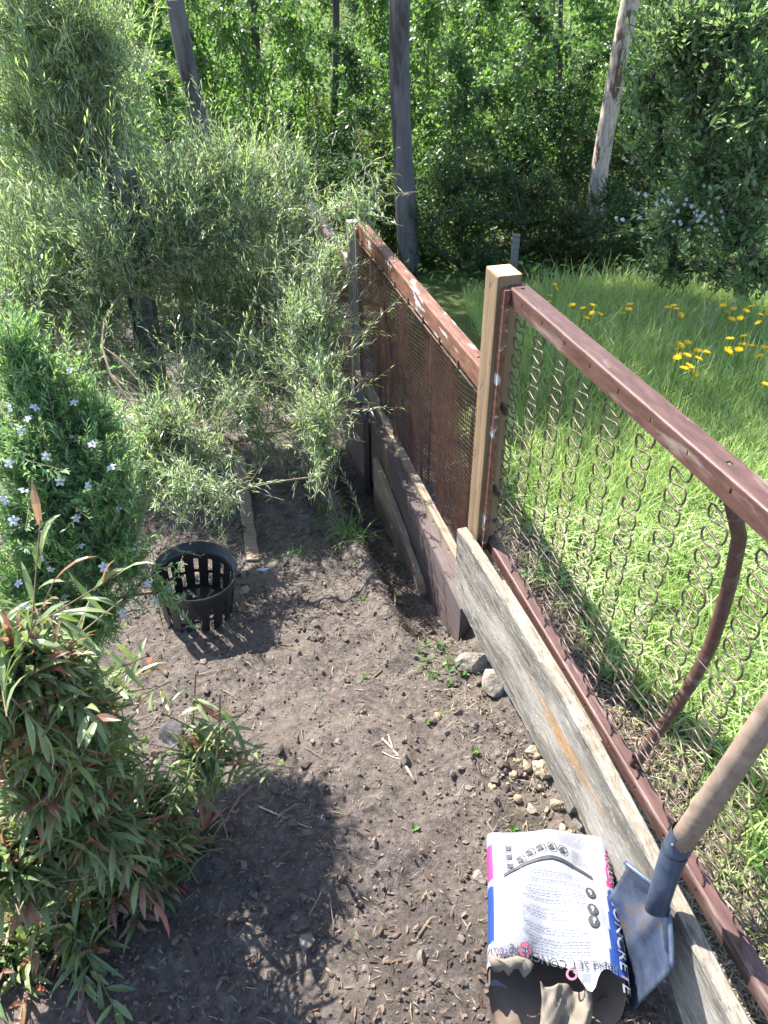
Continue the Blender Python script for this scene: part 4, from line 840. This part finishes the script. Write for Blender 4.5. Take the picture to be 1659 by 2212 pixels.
for cx, cy in zip(x, y):
    k = r.integers(3, 9); a = r.random(k)*6.28; z = float(hz(np.array([cx]), np.array([cy]))[0])
    V, P = leaves(np.stack([np.full(k, cx), np.full(k, cy), np.full(k, z)], 1), np.stack([np.cos(a), np.sin(a), .5+.9*r.random(k)], 1), np.tile([0, 0, 1.], (k, 1)), .010+.014*r.random(k), .006+.006*r.random(k), .15, 'oval'); wm_.add(V, P)
x, y = scatter(900, -.9, .9, .5, 3.0, r, dens_p); m = len(x)
V, P = leaves(np.stack([x, y, hz(x, y)-.002], 1), nrm(np.stack([r.normal(size=m)*.7, r.normal(size=m)*.7, np.ones(m)], 1)), r.normal(size=(m, 3)), .03+.06*r.random(m), .0025, .2, 'strip'); wm_.add(V, P)
tag(wm_.build('weeds', M['weed']), kind='stuff')
def tuft(xd, yd, n, L, lean, label, seed, nm='grass_tuft', sp=.03, wd=.0045):
    c = on_ground(xd, yd); r = np.random.default_rng(seed); mb = MB(); p = r.normal(size=(n, 3))*sp; p[:, 2] = hz(c[0]+p[:, 0], c[1]+p[:, 1])-c[2]-.004
    D = nrm(np.stack([r.normal(size=n)*lean, r.normal(size=n)*lean, np.ones(n)], 1))
    for b in range(n):
        l = L*(.5+.8*r.random()); t = np.linspace(0, 1, 6)[:, None]; o = D[b].copy(); hor = o*[1, 1, 0]
        c_ = p[b]+o*l*t+hor*l*.7*t**2-np.array([0, 0, 1])*l*.55*t**2.4; S = nrm(np.cross(o, [0.01, .02, 1])); wv = wd*(.7+.6*r.random())*(1-t**2)*.5+.0002
        mb.add(np.concatenate([c_-S*wv, c_+S*wv]), [[[i, i+1, i+7, i+6] for i in range(5)]])
    tag(mb.build(nm, M['weed'], None, loc=c), label, 'grass tuft')
tuft(752, 1150, 70, .12, .5, 'bright green grass tuft with long arching blades on the path by the sleeper', 3)
tuft(700, 1105, 34, .07, .5, 'short grass tuft left of the long-bladed tuft on the path', 4)
tuft(880, 1225, 26, .06, .6, 'small grass tuft at the edge of the trench below the tan offcut', 5)
tuft(935, 1455, 16, .06, .6, 'sparse grass tuft on the soil left of the wedged stones', 6)
tuft(1255, 1265, 30, .06, .5, 'small grass clump on bare soil just behind the bottom steel rail', 7)
tuft(640, 1200, 24, .05, .7, 'low thin grass tuft in the middle of the path near the edging board', 9)
# crumbs, gravel and litter
def dens_s(x, y):
    s, n = sn(x, y); c = .30+.9*np.clip(vnoise(x, y, 4, 71)+.05, 0, 1)+1.6*np.exp(-((n+.15)/.06)**2)*(s > -.1)
    return np.where(visible(x, y, .05) & ((n < -.06) | ((n > 0) & (n < .4))), np.clip(c, 0, 1), 0)
r = np.random.default_rng(15); bm = bmesh.new(); bmesh.ops.create_icosphere(bm, subdivisions=1, radius=1); iv = np.array([v.co[:] for v in bm.verts]); if_ = np.array([[v.index for v in f.verts] for f in bm.faces]); bm.free()
x, y = scatter(15000, -1.0, 1.5, .4, 2.8, r, dens_s); m = len(x); z = hz(x, y); s0 = .0012+.0042*r.random(m)**3+.009*(r.random(m) < .06)*r.random(m)
Vc = iv[None]*(1+.35*r.normal(size=(m, len(iv), 1)).clip(-1.2, 1.2))*s0[:, None, None]*(.6+.7*r.random((m, 1, 3))); Vc = Vc+np.stack([x, y, z+s0*.35], 1)[:, None]
cm = MB(); cm.add(Vc.reshape(-1, 3), [(if_[None]+(np.arange(m)*len(iv))[:, None, None]).reshape(-1, 3)]); tag(cm.build('soil_crumbs', M['clods'], None, False), kind='stuff')
x, y = scatter(5200, -1.1, 1.6, .4, 3.0, r, dens_s); m = len(x); a = r.random(m)*6.283; l = .006+.028*r.random(m)**2
D = np.stack([np.cos(a), np.sin(a), r.normal(size=m)*.18], 1); P0 = np.stack([x, y, hz(x, y)+.003], 1)
lm_ = MB(); V, P = leaves(P0, D, np.array([0, 0, 1.])+r.normal(size=(m, 3))*.4, l, .0014+.002*r.random(m), .06, 'kite'); lm_.add(V, P)
k = r.random(m) < .2; V, P = sticks(P0[k], P0[k]+D[k]*l[k, None]*1.2+r.normal(size=(k.sum(), 3))*.002, P0[k]+D[k]*l[k, None]*2.2, .0011, .0006); lm_.add(V, P)
r = np.random.default_rng(16); x, y = scatter(14000, .3, 2.3, .3, 3, r, lambda x, y: np.where(visible(x, y), smooth(0, .1, sn(x, y)[1])*(1-smooth(.45, .9, sn(x, y)[1]+vnoise(x, y, 6, 21)*.3)), 0)); m = len(x); a = r.random(m)*6.283
V, P = leaves(np.stack([x, y, hz(x, y)+.004+.008*r.random(m)], 1), np.stack([np.cos(a), np.sin(a), r.normal(size=m)*.3], 1), np.array([0, 0, 1.])+r.normal(size=(m, 3))*.4, .02+.05*r.random(m), .002+.002*r.random(m), .1, 'strip'); lm_.add(V, P)
r = np.random.default_rng(18); x, y = scatter(900, -.6, .75, .35, 1.0, r, lambda x, y: np.where(visible(x, y, .05) & (sn(x, y)[1] < -.08), smooth(1.0, .5, y), 0)); m = len(x); a = r.random(m)*6.283
V, P = leaves(np.stack([x, y, hz(x, y)+.004], 1), np.stack([np.cos(a), np.sin(a), r.normal(size=m)*.3], 1), np.array([0, 0, 1.])+r.normal(size=(m, 3))*.4, .008+.018*r.random(m)**2, .004+.006*r.random(m), .06, 'oval'); lm_.add(V, P, 1)
M['chip'] = leaf_mat('bark chip', [(.05, .035, .03), (.12, .075, .055), (.20, .15, .12), (.07, .06, .055)], (.2, .12, .08), .05, .85, .2)
tag(lm_.build('litter', [M['straw'], M['chip']]), kind='stuff')

# ---------------------------------------------------------------- yellow flowers and seed heads on the lawn
def make_flower(seed, h, two):
    r = np.random.default_rng(seed); st = MB(); hd = []
    tops = [np.array([r.normal()*.02, r.normal()*.02, h])]+([np.array([.035, .01, h*.9])] if two else [])
    for t in tops: st.tube(curve(np.zeros(3) if t is tops[0] else tops[0]*.6, t, [.008, 0, .01], 5), .0016, 4)
    for t in tops:
        mb = MB(); k = 22; a = np.arange(k)*2.4; D = np.stack([np.cos(a), np.sin(a), .25+.5*(np.arange(k) % 3)/3], 1)
        V, P = leaves(np.tile(t, (k, 1)), D, np.tile([0, 0, 1.], (k, 1)), .021, .0075, .1, 'kite'); mb.add((V-t)@np.array(Matrix.Rotation(r.normal()*.5, 3, 'X'))+t, P); hd.append(mesh_np('flower_head', np.concatenate(mb.V), mb.P, [M['petal_y']]))
    sm_e = mesh_np('stem', np.concatenate(st.V), st.P, [M['weed']]); return sm_e, hd
FL = [make_flower(k, h, tw) for k, (h, tw) in enumerate(((.36, False), (.30, True), (.42, False)))]
FCL = [('tall yellow dandelion-like flower in the lawn clump nearest the steel top rail', 'yellow flowers in the near lawn clump', [(1470, 745), (1485, 738), (1478, 770), (1463, 775), (1515, 760), (1524, 765), (1488, 790), (1497, 800), (1475, 800), (1508, 775), (1462, 748)]),
 ('yellow flower in the loose clump on the far right of the lawn', 'yellow flowers at the right of the lawn', [(1582, 735), (1605, 728), (1612, 745), (1598, 755), (1622, 748), (1640, 750), (1566, 760), (1655, 752), (1580, 757)]),
 ('lone yellow flower low on the right edge of the lawn', None, [(1652, 835)]),
 ('yellow flower at the shaded foot of the large right-hand tree', 'yellow flowers under the tree', [(1562, 662), (1590, 668), (1605, 672), (1622, 664), (1635, 680), (1575, 690), (1600, 690), (1650, 668)]),
 ('yellow flower in the mid-lawn group left of the tree foot', 'yellow flowers in the middle of the lawn', [(1445, 668), (1452, 662), (1462, 672), (1240, 660), (1258, 668), (1272, 660), (1262, 690), (1296, 680), (1362, 668), (1366, 660)]),
 ('small yellow flower on a tall stalk at the dark edge behind the pine post', 'yellow flowers behind the post', [(1186, 640), (1204, 618), (1188, 655)])]
rf = np.random.default_rng(77); fi = 0
for lb, gp, pts in FCL:
    for xd, yd in pts:
        k = fi % 3; fi += 1; h = (.36, .30, .42)[k]; g = on_ground(xd, yd)
        for _ in range(25):   # stand the stalk so that its head sits where the photo shows it
            d = ray(xd, yd); t = (g[2]+h-CH)/d[2] if d[2] < 0 else 5; p = CP+d*t; g = np.array([p[0], p[1], .5*g[2]+.5*gz(p[0], p[1])])
        t_ = thing('yellow_flower', lb, 'flower', g, rf.random()*6, gp); t_.scale = (1, 1, 1); link('stem', FL[k][0], t_)
        for hm in FL[k][1]: link('flower_head', hm, t_)
M['seed'] = leaf_mat('seed head', [(.34, .30, .28), (.45, .40, .36)], (.4, .36, .3), .2, .7)
r = np.random.default_rng(4)
for xd, yd in ((1427, 765), (1488, 775), (1502, 790), (1543, 760)):
    g = on_ground(xd, yd+20); o = thing('seeding_grass', 'grass stalk with pale feathery seed head among the yellow flowers', 'grass stalk', g, 0, 'seeding grass stalks'); mb = MB(); mb.tube(curve(np.zeros(3), np.array([.02, 0, .34]), [.01, 0, 0], 5), .0013, 4); mb.build('stem', M['weed'], o)
    k = 60; t = r.random(k); V, P = leaves(np.stack([.013+.008*t, 0*t, .24+.11*t], 1), np.stack([r.normal(size=k), r.normal(size=k), 1.2+0*t], 1), r.normal(size=(k, 3)), .018, .005, .1, 'kite'); mb = MB(); mb.add(V, P); mb.build('seed_head', M['seed'], o)

# ---------------------------------------------------------------- trees
def trunk_mesh(pts, r, mat, seed, k=16, wob=.085):
    pts = np.array(pts, float); n = 26; t = np.linspace(0, 1, n); idx = np.linspace(0, 1, len(pts)); P = np.stack([np.interp(t, idx, pts[:, c]) for c in range(3)], 1); R_ = np.interp(t, np.linspace(0, 1, len(r)), r)
    mb = MB(); mb.tube(P, R_, k); V = mb.V[0]; ax_ = np.repeat(P, k, 0); V[:] = ax_+(V-ax_)*(1+wob*noise3(V, 14, seed)[:, None]+wob*noise3(V, 40, seed+1)[:, None]*.6); return mb
def crown_leaves(c, rad, n, seed, L, clumps=26):
    r = np.random.default_rng(seed); cl = c+rvec(r, clumps)*np.asarray(rad)*(.3+.7*r.random((clumps, 1))**.5); p = cl[r.integers(0, clumps, n)]+r.normal(size=(n, 3))*np.asarray(rad)*.20
    D = r.normal(size=(n, 3))+[0, 0, -.9]; return leaves(p, D, r.normal(size=(n, 3)), L*(.7+.6*r.random(n)), L*.32, .12, 'kite')
def tall_tree(nm, label, base_px, y, top_px, w0, mat, crown, seed, ytop=None):
    b = at_y(*base_px, y); b[2] = gz(b[0], b[1])-.1; tp = at_y(*top_px, ytop or y); dirv = (tp-b)/(tp[2]-b[2]); H = crown[2]-b[2] if crown else 4.5
    t = thing(nm, label, 'tree', b); pts = [dirv*z+np.array([.03*math.sin(z*1.9+seed), .02*math.sin(z*1.3), 0]) for z in np.linspace(0, H, 9)]
    if crown: pts[-1] = np.array(crown[:3])-b; pts[-2] = pts[-2]*.6+pts[-1]*.4*.87
    trunk_mesh(pts, [w0*1.25, w0*1.02, w0*.97, w0*.93, w0*.88, w0*.8, w0*.5], M[mat], seed).build('trunk', M[mat], t, True)
    if crown:  # crowns stand above the view, added and placed for the shade they cast
        V, P = crown_leaves(np.array(crown[:3])-b, crown[3], crown[4], seed, .13); mb = MB(); mb.add(V, P)
        mb.build('crown', M['bgb'], t)
        bmb = MB(); r = np.random.default_rng(seed)
        for _ in range(9): bmb.tube(curve(pts[-2]*.75+pts[-3]*.25, np.array(crown[:3])-b+rvec(r, 1)[0]*np.asarray(crown[3])*.7, [0, 0, .2], 5), [w0*.4, w0*.3, w0*.2, w0*.12, w0*.05], 6)
        bmb.build('limb', M[mat], t, True)
    return t
tall_tree('gum_tree', 'smooth grey-purple gum trunk leaning left, rising behind the sprawling shrub', (462, 385), 6.6, (388, 20), .070, 'bark_gum', (-1.8, 6.7, 4.6, (1.15, 1.2, .8), 9000), 1)
tall_tree('gum_tree', 'straight upright grey gum trunk in the centre background', (880, 545), 5.9, (869, 0), .070, 'bark_gum', (.35, 6.0, 5.8, (1.1, 1.1, .8), 1800), 2)
tall_tree('gum_tree', 'cream gum trunk with peeling bark leaning right, beside the dark apple tree', (1286, 478), 6.4, (1362, 0), .068, 'bark_peel', (3.6, 7.3, 5.6, (1.1, 1.1, .8), 1800), 3)
tall_tree('slim_tree', 'slim dark trunk standing between the leaning and the upright gum, left one of two', (541, 262), 9.5, (541, 0), .062, 'bark_dark', None, 4)
tall_tree('slim_tree', 'thin dark wavy trunk left of the upright gum, right one of two', (708, 315), 9.0, (722, 0), .038, 'bark_dark', (-1.3, 8.2, 4.6, (1.3, .8, .7), 4200), 5)  # unseen crown added to this trunk to shade the far lawn
tall_tree('slim_tree', 'very thin leaning sapling stem right of the upright gum', (960, 345), 7.5, (1030, 40), .014, 'bark_dark', None, 6)
tall_tree('slim_tree', 'thin dark stem left of the peeling gum trunk', (1213, 330), 8.0, (1218, 0), .022, 'bark_dark', None, 7)
p = at_y(1112, 545, 5.6); p[2] = gz(p[0], p[1]); mb = MB(); mb.box((-.028, -.01, -.2), (.028, .01, .36), 0, .003); tag(mb.build('timber_stake', M['grey_t'], None, loc=p), 'short pale grey stake standing in the dark undergrowth behind the pine post', 'stake')
# saplings: three built, the rest copied
def sapling_geo(seed, h, rad, n, leaf, hang=.3, nb=30):
    r = np.random.default_rng(seed); bl = []
    for k in range(11):
        z = h*(.10+.85*(k+r.random())/11); q_ = rad*(.35+.65*math.sin(min(1, z/h*1.1+.15)*math.pi*.9)); a = r.random()*6.28; bl.append((np.array([math.cos(a)*q_*.6, math.sin(a)*q_*.6, z]), (q_*.75, q_*.75, h*.12), n//11))
    return plant_geo(seed, np.zeros(3), bl, .22, 9, leaf, 'oval', spread=1.2, up=.1, droop=hang, stem_r=.018, nb=nb, bend=.10, tips=.1, twig_r=.0018, nrm_up=.5, stem_k=5, shell=.15)
def proto(seed, h, rad, n, leaf, mats, **k):
    lm, sm = sapling_geo(seed, h, rad, n, leaf, **k)
    return (mesh_np('crown', np.concatenate(lm.V), lm.P, mats, False, np.concatenate(lm.M)), mesh_np('trunk', np.concatenate(sm.V), sm.P, [M['bark_dark']], True))
PR = [proto(51, 2.3, .62, 380, (.046, .034), [M['bg'], M['bg']]), proto(52, 2.1, .55, 380, (.042, .030), [M['bgd'], M['bg']]), proto(53, 2.5, .7, 400, (.05, .030), [M['bg'], M['bgb']], hang=.8), proto(54, 1.0, .55, 380, (.036, .022), [M['bgd'], M['bg']], hang=-.2), proto(55, .8, .5, 360, (.03, .020), [M['bgb'], M['bgd']], hang=-.3)]
KIND = ['bright round-leaved sapling', 'dark-leaved sapling', 'hanging-leaved birch sapling', 'dark bushy undergrowth shrub', 'dull olive undergrowth shrub']
KN = ['sapling', 'sapling', 'sapling', 'undergrowth_shrub', 'undergrowth_shrub']; KC = ['tree', 'tree', 'tree', 'shrub', 'shrub']
rt = np.random.default_rng(99)
def zone(p):
    v = p-CP; dep = v@FW; xd = 829.5+FPX*(v@RT)/dep
    z = 'left of the leaning gum' if xd < 420 else 'between leaning and upright gum' if xd < 865 else 'between upright and peeling gum' if xd < 1310 else 'right of the peeling gum'
    return z, ('at the near edge of the thicket' if p[1] < 7.2 else 'in the middle of the thicket' if p[1] < 10.5 else 'far back on the bank')
def place(k, x, y, s, dz=0):
    p = np.array([x, y, gz(x, y)+dz]); z, d = zone(p); lb = f"{KIND[k]} {z}, {d}"
    t = thing(KN[k], lb, KC[k], p, rt.random()*6.28, lb.replace(KIND[k], KIND[k]+'s')); t.scale = (s*(.85+.3*rt.random()), s*(.85+.3*rt.random()), s)
    link('crown' if k < 3 else 'foliage', PR[k][0], t); link('trunk' if k < 3 else 'stem', PR[k][1], t)
for k, xd, y, s in [(0, 320, 5.6, .75), (2, 250, 6.2, .9), (2, 480, 7.4, .9), (0, 330, 7.6, 1), (1, 200, 7.4, 1), (2, 600, 8.2, .95), (0, 640, 9.6, 1), (1, 760, 7.8, .8), (2, 800, 9.2, 1), (0, 500, 9.4, 1), (2, 400, 9.0, 1),
     (0, 930, 7.2, .85), (1, 1010, 6.6, .75), (0, 1080, 7.2, .9), (2, 960, 8.6, 1), (1, 1150, 7.6, .9), (0, 1200, 8.6, 1), (2, 1080, 9.4, 1.1), (0, 1290, 9.2, 1), (1, 1250, 7.0, .7), (2, 1180, 10.2, 1.1), (0, 900, 10, 1),
     (1, 1400, 7.6, 1), (0, 1450, 8.6, 1), (2, 1560, 8.2, 1), (1, 1620, 7.0, 1), (0, 1360, 10.4, 1), (1, 1500, 10, 1.1),
     (0, 700, 12, 1.1), (2, 560, 12.5, 1.1), (0, 850, 12.4, 1.1), (1, 1000, 12, 1.1), (0, 1130, 13, 1.1), (2, 1260, 12.6, 1.1), (0, 420, 12, 1.1), (1, 300, 11, 1.1), (2, 1420, 13, 1.1), (0, 1560, 12.6, 1.1), (0, 240, 13, 1.2), (2, 180, 10, 1.1),
     (0, 620, 15, 1.1), (1, 760, 16, 1.1), (2, 900, 15.4, 1.1), (0, 1050, 16, 1.2), (2, 1200, 15.6, 1.1), (0, 480, 15.6, 1.1), (1, 340, 15.4, 1.1), (0, 1340, 16, 1.2), (1, 1500, 15.8, 1.2),
     (3, 930, 6.2, .8), (3, 1010, 5.9, .75), (4, 850, 6.6, .9), (3, 780, 6.4, .9), (3, 700, 6.0, .9), (4, 640, 6.8, 1), (3, 1080, 6.1, .75), (4, 1150, 6.3, .7), (3, 1210, 6.3, .7), (4, 1270, 6.1, .6), (3, 1340, 5.9, .65), (3, 1400, 5.6, .6), (4, 1330, 6.8, 1), (3, 1200, 7.4, 1), (4, 1060, 7.6, 1),
     (4, 560, 7.6, 1), (3, 480, 6.6, 1), (4, 720, 8.4, 1), (4, 790, 8.0, 1), (4, 740, 9.4, 1.1), (3, 600, 9.2, 1), (4, 660, 10.6, 1.2), (4, 820, 10.8, 1.2), (3, 1140, 9, 1), (4, 1240, 8.2, 1), (3, 960, 9.6, 1.1), (4, 1010, 11, 1.1), (3, 400, 8, 1), (3, 300, 9.2, 1.1), (4, 540, 11, 1.2), (3, 1350, 8.2, 1), (3, 1480, 6.6, .8), (4, 1570, 6.2, .7), (3, 1640, 5.8, .6), (3, 1440, 5.9, .6)]:
    q0 = at_y(xd, 300, y); place(k, q0[0], y, s)
# right-hand apple tree with white blossom
ab = at_y(1610, 620, 4.9); ab[2] = gz(ab[0], ab[1])
at_ = plant('apple_tree', 'large dark grey-green leafy tree with a few white blossoms filling the upper right corner', 'tree', ab,
 PB([(1480, 60, 4.3, 130, 120), (1600, 40, 4.1, 130, 120), (1420, 180, 4.5, 100, 88), (1540, 190, 4.2, 130, 136), (1640, 200, 3.9, 110, 96), (1430, 310, 4.6, 90, 72), (1540, 330, 4.2, 120, 120), (1640, 350, 3.9, 110, 96), (1500, 440, 4.5, 100, 88), (1610, 470, 4.1, 110, 96), (1440, 470, 4.8, 70, 48), (1560, 560, 4.6, 90, 56), (1650, 570, 4.2, 80, 48), (1450, 560, 4.9, 80, 48)]),
 [M['apple'], M['bg']], ('crown', 'trunk'), M['bark_dark'], seed=61, leaf=(.046, .021), kind='oval', sunny=.5, spread=1.0, up=.45, stem_r=.05, nb=70, tips=.06, bend=.14, per=11, twig_len=.26, twig_r=.002)
V = []; F = []; rb_ = np.random.default_rng(3)
for q_ in range(5):
    c = rb_.normal(size=3)*.022
    for a in range(5):
        t = a*1.2566+q_; n = len(V); V += [tuple(c+np.array(v)) for v in ((0, 0, 0), (math.cos(t-.4)*.007, math.sin(t-.4)*.007, .004), (math.cos(t)*.011, math.sin(t)*.011, .003), (math.cos(t+.4)*.007, math.sin(t+.4)*.007, .004))]; F.append([n, n+1, n+2, n+3])
bme = mesh_np('blossom', np.array(V), [np.array(F)], [M['petal_w']])
for xd, yd in ((1525, 455), (1500, 440), (1532, 472), (1475, 475), (1450, 430), (1540, 400), (1400, 415), (1510, 462), (1570, 405), (1350, 470)):
    p = at_y(xd, yd, 4.0); o = link('blossom', bme, at_, p-ab); o.rotation_euler = Vector(tuple(-ray(xd, yd)+rb_.normal(size=3)*.3)).to_track_quat('Z', 'Y').to_euler()
# forest floor growth on the bank
r = np.random.default_rng(33); n = 42000; x, y = scatter(n, -9, 9, 5.2, 24, r, lambda x, y: np.where(visible(x, y, .05), .25+.75*np.clip(vnoise(x, y, 1.2, 90)+.5, 0, 1), 0)); m = len(x)
V, P = leaves(np.stack([x, y, hz(x, y)+.02+.22*r.random(m)**2], 1), r.normal(size=(m, 3))*[1, 1, .5], np.array([0, 0, 1.])+r.normal(size=(m, 3))*.5, .04+.04*r.random(m), .025+.02*r.random(m), .12, 'oval')
mb = MB(); mb.add(V, P); tag(mb.build('undergrowth', M['bg']), kind='stuff')
